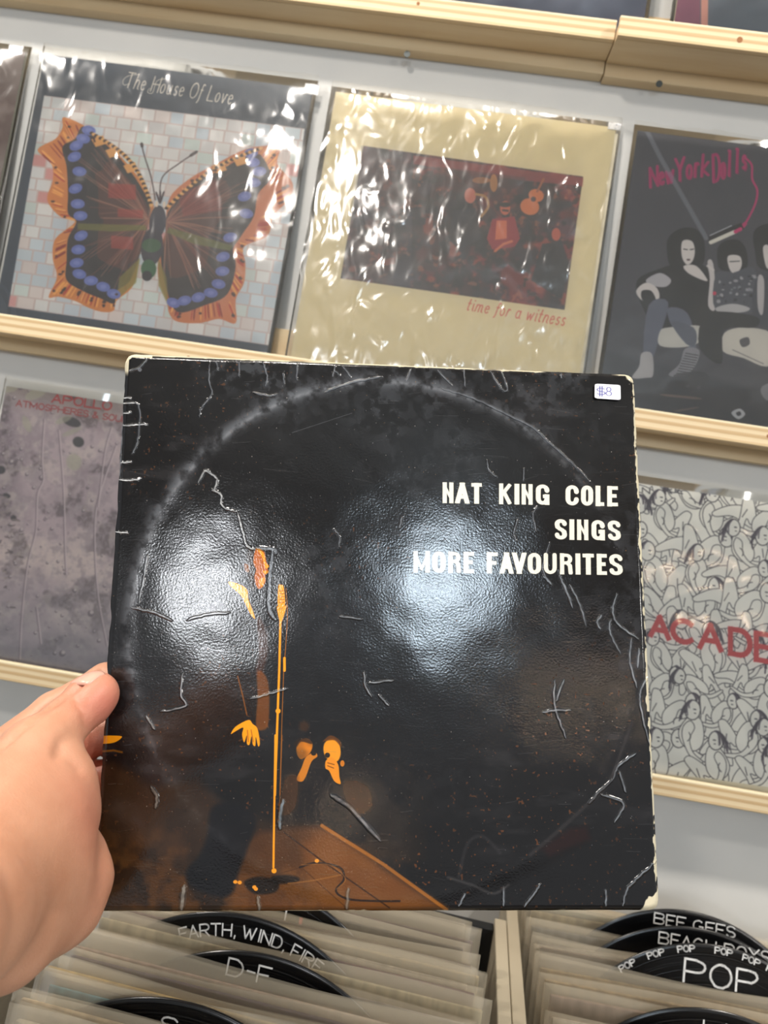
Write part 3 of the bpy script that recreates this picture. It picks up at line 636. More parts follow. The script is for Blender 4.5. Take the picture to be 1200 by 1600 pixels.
# layered limb-like outlines in loose rows, an abstract stand-in for the drawing
def shp(P, closed=True, w=1.25):
    Q = [tuple(p) for p in smooth(z(*P), 5, closed)]
    if closed: cv.poly(Q, (244,240,230)); Q = Q+Q[:1]
    cv.line(Q, w, ink, .88, .9)
gy = 250
while gy < 1420:
    gx = 40+rs.uniform(-60, 0)
    while gx < 1250:
        s_ = rs.uniform(1.0, 1.35); fl = rs.choice((-1, 1)); ph = rs.uniform(-.7, .7)
        def T(*P):
            out = []
            for x, y in P:
                x *= fl*s_; y *= s_; X_ = x*math.cos(ph)-y*math.sin(ph); Y_ = x*math.sin(ph)+y*math.cos(ph); out.append((gx+X_, gy+Y_+.16*X_))
            return out
        shp(T((-20,-20),(40,-30),(95,-8),(140,40),(128,52),(80,24),(20,30),(-25,18)))
        shp(T((10,-5),(40,-60),(62,-66),(70,-50),(58,20),(60,70),(40,84),(34,70),(38,10),(20,20)))
        shp(T((-60,-50),(-30,-66),(0,-40),(18,0),(8,34),(-30,40),(-62,10)))
        shp(T((-50,-40),(-28,-30),(-22,10),(10,40),(60,44),(60,54),(8,56),(-40,24),(-58,-10)))
        shp(T((-34,-6),(-22,4),(-24,20)), False, 1.4); shp(T((46,-20),(52,10)), False, 1.4)
        q = z(T((-62,-74))[0])[0]; cv.ell((q[0], q[1]), 9.5*s_, 12*s_, (244,240,230))
        cv.line([(q[0]+9.5*s_*math.cos(t), q[1]+12*s_*math.sin(t)) for t in np.linspace(0, 6.28, 16)], 1.6, ink, .9)
        for k in range(13):
            a0 = (3.0 if fl > 0 else 4.6)+k*.14; x1 = q[0]+9.5*s_*math.cos(a0); y1 = q[1]+12*s_*math.sin(a0)
            cv.line(smooth([(x1, y1), (x1-5*fl, y1+6), (x1-7*fl+rs.uniform(-3, 3), y1+11+rs.uniform(0, 12))], 4), 2.0, (58,46,62), .8)
        cv.line([(q[0]-1+3*fl, q[1]-1), (q[0]+2+3*fl, q[1]-.5)], 1.8, ink); cv.line([(q[0]+3*fl, q[1]+5), (q[0]+2+3*fl, q[1]+5.4)], 1.4, ink)
        gx += rs.uniform(150, 205)
    gy += rs.uniform(104, 128)
cv.poly(z((-50,-200),(1300,-200),(1300,330),(900,290),(400,236),(60,196)), (244,240,230)); cv.poly(z((0,1370),(400,1410),(1300,1540),(1300,1700),(0,1700)), (226,216,190))
for x, ch in ((115,'N'),(205,'K'),(250,'E')): text(cv, ch, z((x,215),(x+30,222),(x+30,240),(x,234)), 1.6, ink)
for k, (ch, x0_, x1_) in enumerate((('A',150,222),('C',240,330),('A',352,436),('D',476,556),('E',582,660))):
    yb = 760+.12*(x0_-150)*1.35; hh = 72+8*k
    text(cv, ch, z((x0_,yb-18),(x1_,yb-6),(x1_,yb+hh),(x0_,yb+hh-14)), 7.5, (200,44,48), cap='square', widths=[(0, 1)])
sleeve(S, print_mat('line drawing cover print', cv.image('drawing_print')), 'cream record sleeve with a dense black line drawing and big red capitals', M['film_smooth'], 26, amp=.0012)

# --- two sleeves on the topmost ledge
S = Spot(0, 1006, 34, 'R'); cv = canvas_for(S, 512, (84,92,112)); cv.field((fbm(512, 4, 141, 4)-.42)*3, (128,96,116), .8); cv.field((fbm(512, 6, 143, 4)-.55)*5, (110,122,140), .7)
sleeve(S, print_mat('blue grey cover print', cv.image('blue_print')), 'blue grey and mauve record sleeve on the topmost ledge left of the joint', M['film_smooth'], 27)
S = Spot(0, 1052, 46); cv = canvas_for(S, 512, (88,98,110)); cv.field((fbm(512, 4, 151, 4)-.45)*3, (106,116,124), .7)
cv.poly([(1030,-60),(1094,-60),(1094,60),(1030,60)], (136,82,104)); cv.poly([(1096,-60),(1107,-60),(1106,60),(1095,60)], (208,148,132))
sleeve(S, print_mat('striped cover print', cv.image('striped_print')), 'grey record sleeve with a mauve and pink stripe, topmost ledge right of the joint', M['film_smooth'], 28)

# ------------------------------------------------------------------ the sleeve held in the hand
HN = np.array([0.0895, -0.9778, 0.1897]); HN /= np.linalg.norm(HN); HP = np.array([-0.1927, 0.4385, 1.6054])
HC = [(197, 553), (990, 586), (1030, 1422), (146, 1424)]
def homog(src, dst):
    A = []
    for (x, y), (u, v) in zip(src, dst):
        A.append([x, y, 1, 0, 0, 0, -u*x, -u*y, -u]); A.append([0, 0, 0, x, y, 1, -v*x, -v*y, -v])
    return np.linalg.svd(np.array(A, float))[2][-1].reshape(3, 3)
HM = homog([(0, 0), (1, 0), (1, 1), (0, 1)], HC); HI = np.linalg.inv(HM)
def ap(Hm, p): q = Hm@np.array([p[0], p[1], 1.]); return q[:2]/q[2]
def held_pt(s, t): return on_plane(*ap(HM, (s, t)), HP, HN)
def dplane(u, v): d = ray(u, v); return ((HP-EYE)@HN)/(d@HN)          # camera depth of the sleeve at a pixel of the frame
n = 1600
cv = Canvas(n, (15, 14, 15)); cv.map = lambda p: ap(HI, p); cv.k = n/850.
f1 = fbm(n, 5, 201, 5); f2 = fbm(n, 60, 211, 4); f3 = fbm(n, 5, 221, 5, 1.0); f4 = fbm(n, 30, 231, 4, .35)
# cool scuffing on the upper part, brown mottling low and right
YY, XX = np.mgrid[0:n, 0:n]/n
wu = np.clip(1.15-YY*1.25, 0, 1)
cv.field(np.clip((f1-.38)*3, 0, 1)*np.clip((f2-.42)*5, 0, 1)*wu, (84, 88, 94), .55)
cv.field(np.clip((f4-.55)*6, 0, 1)*np.clip((f3-.4)*3, 0, 1), (72, 70, 72), .35)
sp = fbm(n, 170, 241, 2)
cv.field(np.clip((sp-.77)*12, 0, 1)*np.clip((f3-.45)*5, 0, 1), (120, 70, 38), .5)
cv.field(np.clip((sp-.78)*16, 0, 1)*np.clip((YY-.6)*3, 0, 1), (118, 64, 26), .45)
z = zz(150, 1080, 2.182)
floor_tex = .45+.9*fbm(n, 7, 251, 5)
cv.poly(z((-20,250),(60,240),(200,330),(350,300),(470,420),(620,440),(770,452),(1195,742),(1190,790),(-20,790)), (50,32,18), .9, 14, tex=floor_tex)
cv.poly(z((440,560),(560,478),(770,460),(1195,745),(460,790)), (92,54,22), .85, 12, tex=.35+1.1*fbm(n, 10, 253, 5))
cv.poly(z((700,520),(790,480),(1195,745),(760,760)), (128,74,26), .5, 16, tex=floor_tex)
cv.poly(z((-20,500),(300,470),(320,790),(-20,790)), (70,46,26), .75, 20, tex=floor_tex*np.clip((fbm(n, 16, 261, 4)-.4)*5, 0, 1))
cv.field(np.clip((fbm(n, 20, 263, 4)-.5)*6, 0, 1)*np.clip((YY-.82)*8, 0, 1)*np.clip((.62-XX)*6, 0, 1), (128, 78, 30), .4)
P0 = [tuple(p) for p in smooth(z((395,400),(460,380),(545,430),(515,540),(485,620),(462,690),(410,700),(330,668),(306,630),(318,598),(352,560),(380,490)), 5, True)]; cv.poly(P0, (15,15,19), .95, 7)
[cv.poly([tuple(p) for p in smooth(z(*Q_), 5, True)], (16,11,8), .85, 3.5) for Q_ in ([(505,650),(560,632),(620,650),(610,685),(540,690)],[(600,632),(650,626),(692,636),(680,652),(610,656)])]
cv.line(z((770,458),(980,590),(1195,745)), 5, (176,106,34), .75, 1.6)
cv.line(z((640,480),(760,570),(1000,738)), 2, (40,22,10), .8, 1.2); cv.line(z((560,640),(700,600),(850,735)), 1.4, (60,34,14), .6, 1.2)
cv.line(smooth(z((695,600),(750,585),(830,600),(845,640),(818,680),(860,708),(960,715),(1035,715))), 3, (34,20,12), .9, 1)
cv.line(smooth(z((655,655),(740,645),(835,625))), 2, (150,96,40), .6, 1); cv.line(smooth(z((700,592),(790,590),(835,618),(850,645),(822,672))), 1.4, (168,110,50), .5, 1)
OR = (250, 158, 20)
def P_(Z, P, c=OR, a=1, so=1.0, tex=None): cv.poly([tuple(p) for p in smooth(Z(*P), 4, True)], c, a, so, tex=tex)
zb = zz(200, 840, 2.4)
P_(z, [(12,154),(80,152),(86,160),(60,176),(12,178)]); cv.line(z((15,206),(60,202),(88,208)), 3, (180,104,20), .6, 1.4)
# singer in profile, microphone, hand
P_(zb, [(446,60),(470,44),(480,90),(476,190),(460,190),(448,120)], (50,30,14), .7, 3)
P_(zb, [(478,44),(492,40),(510,52),(516,72),(520,92),(531,108),(524,116),(529,128),(515,140),(516,165),(500,190),(484,188),(474,150),(480,120),(470,92)], (178,92,20), 1)
P_(zb, [(484,44),(498,46),(512,66),(516,92),(529,108),(516,116),(510,96),(500,66)], OR, .95)
P_(zb, [(506,124),(528,128),(514,138)], OR, .9); P_(zb, [(490,160),(514,150),(502,186)], OR, .8)
P_(zb, [(436,98),(452,104),(454,128),(440,126)], (140,74,18), .8, 2)
P_(zb, [(378,165),(410,172),(445,192),(452,232),(464,262),(477,303),(462,292),(440,248),(420,214),(384,182)])
P_(zb, [(484,300),(512,330),(526,420),(500,520),(478,500),(488,420)], (92,44,22), .5, 5, tex=floor_tex)
P_(zb, [(486,500),(526,540),(528,690),(505,722),(480,705),(486,600)], (128,70,20), .75, 3)
cv.line(zb((412,520),(430,590),(446,664)), 2, (150,84,26), .8, 1.2)
P_(zb, [(386,736),(404,708),(452,683),(468,698),(486,716),(495,770),(488,782),(480,748),(478,780),(468,775),(464,745),(456,776),(446,772),(446,742),(436,768),(428,738),(432,712),(404,726)])
cv.line(zb((462,720),(470,765)), 1.2, (140,70,10), .8); cv.line(zb((448,722),(452,765)), 1.2, (140,70,10), .8)
P_(zb, [(564,182),(574,177),(584,184),(590,240),(584,262),(562,258)], OR); P_(zb, [(558,258),(574,268),(594,254),(586,290),(574,320),(566,305)], OR)
for k in range(5): cv.line(zb((567,200+11*k),(586,199+11*k)), 1.2, (150,84,10), .8)
cv.line(zb((572,300),(568,480),(560,700),(551,965)), 3.6, OR); cv.line(z((612,150),(608,400),(605,600)), 3.2, OR); cv.ell(z((607,612))[0], 4, 4, OR)
cv.line(smooth(zb((592,190),(598,280),(592,400),(588,450))), 1.3, (190,108,20), .8); cv.line(zb((584,500),(577,700),(570,965)), 1.3, (190,108,20), .8); cv.line(zb((587,452),(587,498)), 4.2, OR)
cv.ell(zb((563,650))[0], 4, 4, OR); cv.line(z((635,150),(628,330),(624,440)), 1.2, (160,92,20), .7)
for p in ((475,650),(490,652),(540,668),(545,674),(753,578)): cv.ell(z(p)[0], 3.4, 3, (236,150,40))
# two onlookers
P_(z, [(688,176),(715,160),(738,178),(730,210),(700,232),(684,210)], (200,116,20), .95, 1.5, tex=.5+.8*fbm(n, 60, 271, 2)); P_(z, [(716,224),(745,208),(755,222),(735,240),(716,290),(702,308),(684,300),(700,262)], (206,122,24), .95)
P_(z, [(676,176),(700,158),(730,166),(736,180),(700,172),(684,190)], (40,24,10), .8, 1.5); P_(z, [(640,300),(690,290),(680,400),(630,420)], (96,54,16), .55, 5, tex=floor_tex)
P_(z, [(780,176),(805,160),(828,176),(834,215),(820,240),(788,230),(776,205)], (236,148,24), 1, 1.5); cv.ell(z((840,246))[0], 3.4, 5, (196,114,22)); P_(z, [(772,172),(800,150),(832,168),(836,190),(815,168),(790,168)], (92,52,14), .9, 1.6)
cv.ell(z((789,218))[0], 4, 4, (20,14,8)); cv.ell(z((742,212))[0], 4, 3.4, (30,20,8))
P_(z, [(784,236),(806,226),(826,250),(830,290),(834,316),(812,306),(795,272),(782,262)], (226,138,26)); cv.line(z((790,244),(812,250)), 1.3, (120,64,8)); cv.line(z((790,254),(810,262)), 1.3, (120,64,8))
P_(z, [(850,300),(930,320),(940,400),(880,420),(840,350)], (104,60,20), .5, 6, tex=floor_tex); cv.ell(z((710,120))[0], 8, 8, (70,40,16), .6, soft=4)
# reddish dark streak and ring wear
zd = zz(700, 900, 2.963)
cv.poly(zd((660,1180),(540,1250),(200,1440),(180,1470),(300,1430),(640,1240)), (8,6,6), .9, 8); cv.poly(zd((640,1160),(560,1170),(430,1260),(470,1300),(660,1220)), (34,12,10), .8, 9)
rt_ = np.sqrt((XX-.508)**2+(YY-.508)**2); rr_ = .476
ang = np.arctan2(YY-.508, XX-.508)
wgt = np.clip(.45-.55*np.sin(ang)-.45*np.cos(ang+.2)*np.where(YY < .6, 1, .4), .08, 1)
cv.field(np.exp(-((rt_-rr_)/.015)**2)*wgt*np.clip((f2-.1)*2, 0, 1), (112,116,122), .7)
cv.field(np.exp(-((rt_-rr_+.004)/.004)**2)*wgt*np.clip((f2-.4)*3, 0, 1), (168,170,174), .35)
cv.h += (np.exp(-((rt_-rr_)/.012)**2)*.12).astype(np.float32)
# creases, scratches and chips
wh = (206, 208, 208); gr = (120, 124, 130)
def crease(Z, P, w=2.4, c=gr, a=.75, jag=1.2, b=.8):
    Q = smooth(Z(*P), 7); rj = random.Random(len(P)*31+int(P[0][0]))
    Q = [(q[0]+rj.uniform(-jag, jag)*.6, q[1]+rj.uniform(-jag, jag)*.6) for q in Q]
    cv.line(Q, w*1.6, (70,74,80), a*.45, 1.5, taper=True, bump=b); cv.line(Q, w*.75, c, a, .8, taper=True, tex=.45+.9*fbm_c)
fbm_c = fbm(n, 120, 281, 2)
za = zz(170, 540, 2.79); zt = zz(600, 540, 2.727); zc = z
for P in ([(390,600),(425,545),(470,580)],[(415,545),(470,578),(463,625),(455,632),(490,650),(495,700),(560,725)],[(560,725),(582,800),(600,868),(640,890)]): crease(za, P, 3.4, wh)
for P in ([(60,250),(115,250)],[(55,298),(100,290)],[(52,350),(120,345),(170,345)],[(44,512),(100,506)],[(40,583),(95,588),(142,580)],[(28,812),(85,818)],[(64,228),(100,230)]): crease(za, P, 2.6, wh, .95)
for P in ([(112,250),(132,265),(135,340),(122,430),(100,475)],[(60,250),(56,400),(48,580)],[(440,75),(438,150),(448,210),(405,270),(395,310)],[(570,68),(568,135)],[(672,70),(690,130),(683,178)],[(820,80),(820,155)],[(990,80),(975,135)],[(985,110),(1008,132)],[(1020,90),(1058,140)],[(630,205),(690,218),(735,212)],[(168,50),(140,92),(85,112)],[(940,205),(1050,165),(1195,135)],[(165,915),(155,1005)],[(978,800),(1005,830),(1003,880)],[(470,70),(475,110)],[(760,120),(765,165)]): crease(za, P, 2.4)
cv.line(za((800,380),(1060,295)), .9, gr, .5); cv.ell(za((135,105))[0], 3.2, 3.2, gr, .7)
for P in ([(75,65),(60,150),(40,255)],[(10,262),(100,282),(170,312)],[(205,508),(200,590),(215,632),(120,652)],[(68,668),(102,720)],[(885,502),(892,560),(914,598)],[(940,590),(978,630)],[(455,605),(520,588),(600,565)],[(900,545),(1000,535)],[(790,295),(880,305)],[(220,310),(300,288),(385,282)]): crease(zb, P, 2.6, (170,174,178))
for P in ([(480,38),(548,45),(552,60)],[(544,42),(532,150),(530,262),(556,312)]): crease(zb, P, 5, (150,158,166), .75)
for P in ([(440,485),(447,530),(482,562)],[(597,520),(594,580)],[(655,682),(634,722),(650,797)],[(572,738),(552,795),(566,835)],[(705,838),(676,950),(716,1022)],[(742,955),(768,1030),(800,1090)],[(115,98),(95,155)],[(228,105),(292,172)],[(340,100),(345,175)],[(455,110),(498,182),(525,187),(503,112)],[(755,120),(757,140)],[(75,730),(65,780)]): crease(zt, P, 2.4)
crease(zt, [(250,185),(380,225),(520,290),(640,355),(700,410),(800,500),(880,580)], 3, gr, .6)
for P in ([(515,0),(545,60),(577,150)],[(560,40),(605,120),(640,235)],[(440,0),(480,38)],[(782,78),(762,170),(800,235),(885,292)],[(755,200),(748,255),(798,362)],[(712,180),(690,215),(705,248)],[(850,285),(843,400),(875,520)],[(885,335),(878,425)],[(938,460),(905,500),(888,560),(900,650),(938,792)],[(495,480),(492,590),(520,680),(547,752)],[(537,478),(500,580)],[(435,632),(500,622),(570,622)],[(873,820),(790,880),(765,940)],[(765,940),(700,1000),(650,1055)],[(792,905),(825,1005)],[(705,1010),(812,1052),(770,1142)],[(965,1318),(880,1398),(830,1450),(810,1532)],[(730,1452),(732,1532)],[(430,1425),(395,1475),(352,1535)],[(80,1470),(50,1532)],[(258,1440),(258,1532)]): crease(zd, P, 3, (140,146,152), .8, b=1.1)
cv.line(smooth(zd((850,680),(810,790),(740,960),(640,1060),(520,1170),(380,1290))), 6, (52,48,48), .6, 3)
cv.line(smooth(zd((0,1395),(110,1430),(210,1470),(280,1430))), 4, (70,68,68), .6, 3); cv.line(smooth(zd((50,1390),(90,1240),(160,1205),(240,1280))), 5, (44,42,44), .6, 3)
for P, w in (([(302,660),(296,700),(290,748)],6),([(552,698),(557,750)],4),([(860,668),(855,745)],4),([(188,325),(207,360),(203,400)],4),([(172,88),(200,130)],2)): crease(zc, P, w, (150,146,138), .7)
crease(zc, [(798,352),(870,400),(970,512)], 5, (140,140,142), .7); crease(zc, [(640,368),(628,420),(627,470)], 5, (130,150,165), .7)
rs = random.Random(17)
for i in range(900):
    s, t = rs.random(), rs.random(); p = ap(HM, (s, t)); cv.ell(p, rs.uniform(.3, .8), rs.uniform(.3, .8), rs.choice([(190,180,170),(150,110,70),(130,130,134)]), rs.uniform(.3, .9))
for i in range(260):
    s, t = rs.random(), rs.random(); p = ap(HM, (s, t)); l_ = rs.uniform(8, 40); a_ = rs.gauss(0, .12); cv.line([p, (p[0]+l_*math.cos(a_), p[1]+l_*math.sin(a_))], .7, (110,110,112), rs.uniform(.15, .4))
# lettering
CREAM = (240, 236, 218)
TG = {'O': [arc(.5,.72,.5,.28,0,180,10)+arc(.5,.28,.5,.28,180,360,10)+[(1,.72)]],
 'C': [[(1,.73)]+arc(.5,.73,.5,.27,5,180,10)+arc(.5,.27,.5,.27,180,355,10)],
 'G': [[(1,.76)]+arc(.5,.76,.5,.24,5,180,10)+arc(.5,.27,.5,.27,180,350,10), [(1,.40),(.74,.40)], [(1,.38),(1,.03)]],
 'S': [arc(.5,.80,.5,.20,12,180,10)+[(.06,.66),(.3,.55),(.7,.45),(.94,.34)]+arc(.5,.20,.5,.20,0,-168,10)],
 'U': [[(0,1),(0,.28)]+arc(.5,.28,.5,.28,180,360,10)+[(1,1)]],
 'R': [[(0,0),(0,1)],[(0,1),(.5,1)]+arc(.5,.78,.46,.22,90,-90,8)+[(0,.56)],[(.62,.54),(.92,.40),(.96,.2),(1,0)]],
 'N': [[(0,0),(0,1)],[(1,0),(1,1)]], 'M': [[(0,0),(0,1)],[(1,0),(1,1)]], 'V': [[(0,1),(.5,0)],[(.5,0),(1,1)]], 'A': [[(0,0),(.5,1)],[(.5,1),(1,0)],[(.28,.27),(.72,.27)]],
 'K': [[(0,0),(0,1)],[(1,1),(.05,.42)],[(.38,.58),(1,0)]]}
TD = {'N': [(-.12,1.02),(1.12,-.02)], 'M': [(-.04,1.0),(.5,.08),(1.04,1.0)]}
def title(st, quad, spans):
    TL, TR, BR, BL = [np.array(q, float) for q in quad]
    a0 = min(s[0] for s in spans); a1 = max(s[1] for s in spans); w = 8.4
    q0, q1, q2, q3 = cv.pts([TL, TR, BR, BL]); nn = np.array([-(q1-q0)[1], (q1-q0)[0]]); nn /= np.linalg.norm(nn); H = (q3-q0)@nn; ov = 3.3*cv.k
    cl = lambda X, Y: np.clip(((X-q0[0])*nn[0]+(Y-q0[1])*nn[1])+ov+.5, 0, 1)*np.clip(H+ov+.5-((X-q0[0])*nn[0]+(Y-q0[1])*nn[1]), 0, 1)
    for ch, (a, b) in zip(st, spans):
        e = w/2*2.727/(a1-a0); s0 = (a-a0)/(a1-a0)+e; s1 = (b-a0)/(a1-a0)-e
        def Q(p):
            s_ = s0+(s1-s0)*p[0]; t = 1-p[1]; return (TL*(1-s_)+TR*s_)*(1-t)+(BL*(1-s_)+BR*s_)*t
        for ln in TG.get(ch, G[ch]):
            w_ = w*(.86 if ch in 'NMKRU' else 1)
            if len(ln) == 2 or ch in 'ELTFI':
                for p, q in zip(ln[:-1], ln[1:]):
                    cv.line([Q(p), Q(q)], w_, CREAM, cap='square', clip=cl, wh=.74, soft=.6)
            else: cv.line([Q(p) for p in ln], w_, CREAM, clip=cl, wh=.74, soft=.6)
        if ch in TD: cv.line([Q(p) for p in TD[ch]], w*.5, CREAM, clip=cl, soft=.6)
def shrink(q, d=9): return [(q[0][0], q[0][1]+d), (q[1][0], q[1][1]+d), (q[2][0], q[2][1]-d), (q[3][0], q[3][1]-d)]
title('NATKINGCOLE', zt(*shrink([(247,582),(1001,598),(1001,686),(247,672)])), [(247,298),(302,364),(368,420),(487,544),(554,577),(583,635),(645,705),(772,831),(838,892),(900,942),(950,1001)])
title('SINGS', zt(*shrink([(725,738),(1009,745),(1010,832),(725,827)])), [(725,780),(788,811),(819,872),(882,941),(951,1009)])
title('MOREFAVOURITES', zt(*shrink([(123,875),(1017,888),(1018,980),(123,967)])), [(123,197),(205,263),(272,330),(338,387),(437,488),(492,552),(545,607),(611,670),(678,738),(747,806),(814,838),(842,898),(905,953),(958,1018)])
# worn corners and edges: cream board where the print has gone
bd = (226, 216, 186)
e1 = fbm(n, 90, 291, 2); e2 = fbm(n, 14, 301, 3)
cv.field((XX > 1-.0035-.008*np.clip(e1-.5, 0, 1)-.010*np.clip(e2-.62, 0, 1)).astype(np.float32)*np.clip((e1-.28)*9, 0, 1), bd, .95)
cv.field((YY < .0022+.004*np.clip(e1-.55, 0, 1)).astype(np.float32)*np.clip((e2-.35)*6, 0, 1), bd, .9)
cv.field((YY > 1-.0016-.004*np.clip(e1-.6, 0, 1)).astype(np.float32)*np.clip((e2-.45)*6, 0, 1), bd, .8)
cr = lambda cx, cy, r: np.clip((r+.012*(e1-.5)-np.hypot(XX-cx, YY-cy))*300, 0, 1)
k = 1-np.clip((np.hypot(XX-.024, YY-.028)-.0)*1, 0, 1)
cv.field(np.clip((.0175-(XX+YY*.9)+.004*(e1-.5))*400, 0, 1), bd, 1); cv.field(((XX < .006) & (YY < .045)).astype(np.float32)*np.clip((.045-YY)*90, 0, 1), bd, .9); cv.field(((YY < .006) & (XX < .05)).astype(np.float32), bd, .9)
cv.field(np.clip((.040-((1-XX)+(1-YY))+.02*(e1-.5))*300, 0, 1), bd, 1); cv.field(np.clip((.022-((1-XX)+(YY))+.01*(e1-.5))*300, 0, 1), bd, .9)
img, rel = cv.image('held_print', True)
hm = print_mat('black glossy cover print', img, .13, rel, .105, .6)
R_ = .018; NG = 110
def rounded(s, t):
    cx = min(max(s, R_), 1-R_); cy = min(max(t, R_), 1-R_); dx, dy = s-cx, t-cy
    if dx and dy:
        mx = max(abs(dx), abs(dy)); d = math.hypot(dx, dy); s, t = cx+dx*mx/d, cy+dy*mx/d
    return s, t
hn = 256; hA = fbm(hn, 5, 311, 3)-.5; hB = fbm(hn, 24, 321, 3)-.5; eg = fbm(hn, 40, 331, 2)-.5
def smp(a, s, t):
    x, y = min(max(s, 0), 1)*(hn-1.001), min(max(t, 0), 1)*(hn-1.001); i, j = int(x), int(y); fx, fy = x-i, y-j
    return (a[j, i]*(1-fx)+a[j, i+1]*fx)*(1-fy)+(a[j+1, i]*(1-fx)+a[j+1, i+1]*fx)*fy
V = []; UV = []; F = []; ctr = held_pt(.5, .5)
for j in range(NG+1):
    for i in range(NG+1):
        s, t = rounded(i/NG, j/NG)
        es = min(s, 1-s, t, 1-t)
        if es < .004:
            k_ = .0022*smp(eg, s, t)*2; s = s+(k_ if s < .5 else -abs(k_)) if min(s, 1-s) < .004 else s; t = t+(abs(k_)*.4 if t < .5 else -abs(k_)*.4) if min(t, 1-t) < .004 else t
        r = math.hypot(s-.508, t-.508)
        d = .0012*smp(hA, s, t)*min(1, es*6+.3)+.00022*smp(hB, s, t)+.0004/(1+math.exp((r-.476)*60))+.0001*math.exp(-((r-.476)/.01)**2)
        V.append(held_pt(s, t)+HN*d-ctr); UV.append((s, 1-t))
for j in range(NG):
    for i in range(NG):
        k = j*(NG+1)+i; F.append((k, k+NG+1, k+NG+2, k+1))
nf = len(F); n0 = len(V); ring = [i for i in range(NG+1)]+[j*(NG+1)+NG for j in range(1, NG+1)]+[NG*(NG+1)+i for i in range(NG-1, -1, -1)]+[j*(NG+1) for j in range(NG-1, 0, -1)]
TH = .0034
for k in ring: V.append(V[k]-HN*TH); UV.append(UV[k])
mi = [0]*nf
for q in range(len(ring)):
    a, b = ring[q], ring[(q+1) % len(ring)]; c, d = n0+(q+1) % len(ring), n0+q
    F.append((a, b, c, d)); sd = UV[a][0]; mi.append(1 if sd > .97 else 2)
F.append(tuple(range(n0, n0+len(ring)))); mi.append(2)
root = empty('record_sleeve', tuple(ctr), 'worn glossy black record sleeve with cream capitals, held by its left edge', 'record')
link('cover', V, F, None, root, mats=[hm, M['board'], M['black']], midx=mi, uvs=UV, smooth_=True)
# its price sticker
cs = Canvas(256, (236,236,244)); text(cs, '$', [(.06,.22),(.42,.22),(.42,.78),(.06,.78)], 9, (60,60,150), widths=[(0,1)]); text(cs, '8', [(.42,.2),(.66,.2),(.66,.76),(.42,.76)], 8, (60,60,150), widths=[(0,1)])
q4 = [ap(HI, p) for p in zt((894,166),(1003,172),(1004,236),(893,228))]; V = []; UV = []; F = []
NS = 10
for j in range(NS+1):
    for i in range(NS+1):
        a, b = i/NS, j/NS; r_ = .12
        cx, cy = min(max(a, r_*.6), 1-r_*.6), min(max(b, r_), 1-r_); dx, dy = (a-cx)/.6, b-cy
        if dx and dy: mx = max(abs(dx), abs(dy)); dd = math.hypot(dx, dy); a, b = cx+dx*mx/dd*.6, cy+dy*mx/dd
        p = (q4[0]*(1-a)+q4[1]*a)*(1-b)+(q4[3]*(1-a)+q4[2]*a)*b; V.append(held_pt(*p)+HN*.0019-ctr); UV.append((a, 1-b))
for j in range(NS):
    for i in range(NS): k = j*(NS+1)+i; F.append((k, k+NS+1, k+NS+2, k+1))
so = link('price_sticker', V, F, print_mat('price sticker print', cs.image('sticker_art'), .55), root, uvs=UV)
md = so.modifiers.new('thickness', 'SOLIDIFY'); md.thickness = .0002; md.offset = -1
so['label'] = 'white price sticker with blue handwriting'

# ------------------------------------------------------------------ hand: signed distance field -> one surface
def hp(u, v, off=0, base=None):
    """point seen at (u, v); depth = the sleeve's plane there plus off (metres, + = behind), or absolute"""
    return at_depth(u, v, (dplane(u, v) if base is None else base)+off)
PXR = lambda r, d: r*d/FPX
prim = []   # (a, b, ra, rb, blend)
def cap(a, b, ra, rb, k=.008): prim.append((np.array(a), np.array(b), ra, rb, k))
SP = dplane(150, 1100)
# thumb
t_tip = hp(150, 1085, -.0145); t_pad = hp(136, 1098, -.0175); t_ip = hp(104, 1127, -.027); t_mcp = hp(50, 1178, -.046); t_cmc = hp(-60, 1330, -.085)
cap(t_tip, t_pad, .0122, .0126, .003); cap(t_pad, t_ip, .0126, .0112, .004); cap(t_ip, t_mcp, .0118, .0135, .006); cap(t_mcp, t_cmc, .0150, .024, .012)
# index, behind the sleeve
i1 = hp(-20, 1203, -.008); i2 = hp(84, 1113, .012); i3 = hp(165, 1064, .0165); i4 = hp(240, 1050, .0165)
cap(i1, i2, .0150, .0112, .004); cap(i2, i3, .0112, .0100, .004); cap(i3, i4, .0098, .0085, .004)
# middle, ring, little: palm side knuckles, lying on the back of the sleeve
for (u0, v0, o0, u1, v1, u2, v2, u3, v3, r) in ((30,1230,-.012, 118,1168, 205,1132, 275,1120, .0102), (40,1290,-.014, 120,1232, 205,1204, 275,1196, .0100), (50,1345,-.016, 118,1300, 195,1274, 255,1268, .0092)):
    a, b, c_, d_ = hp(u0, v0, o0), hp(u1-14, v1, .0145), hp(u2, v2, .0168), hp(u3, v3, .0160)
    cap(a, b, r*1.45, r*1.18, .008); cap(b, c_, r*1.12, r*1.0, .004); cap(c_, d_, r, r*.86, .004)
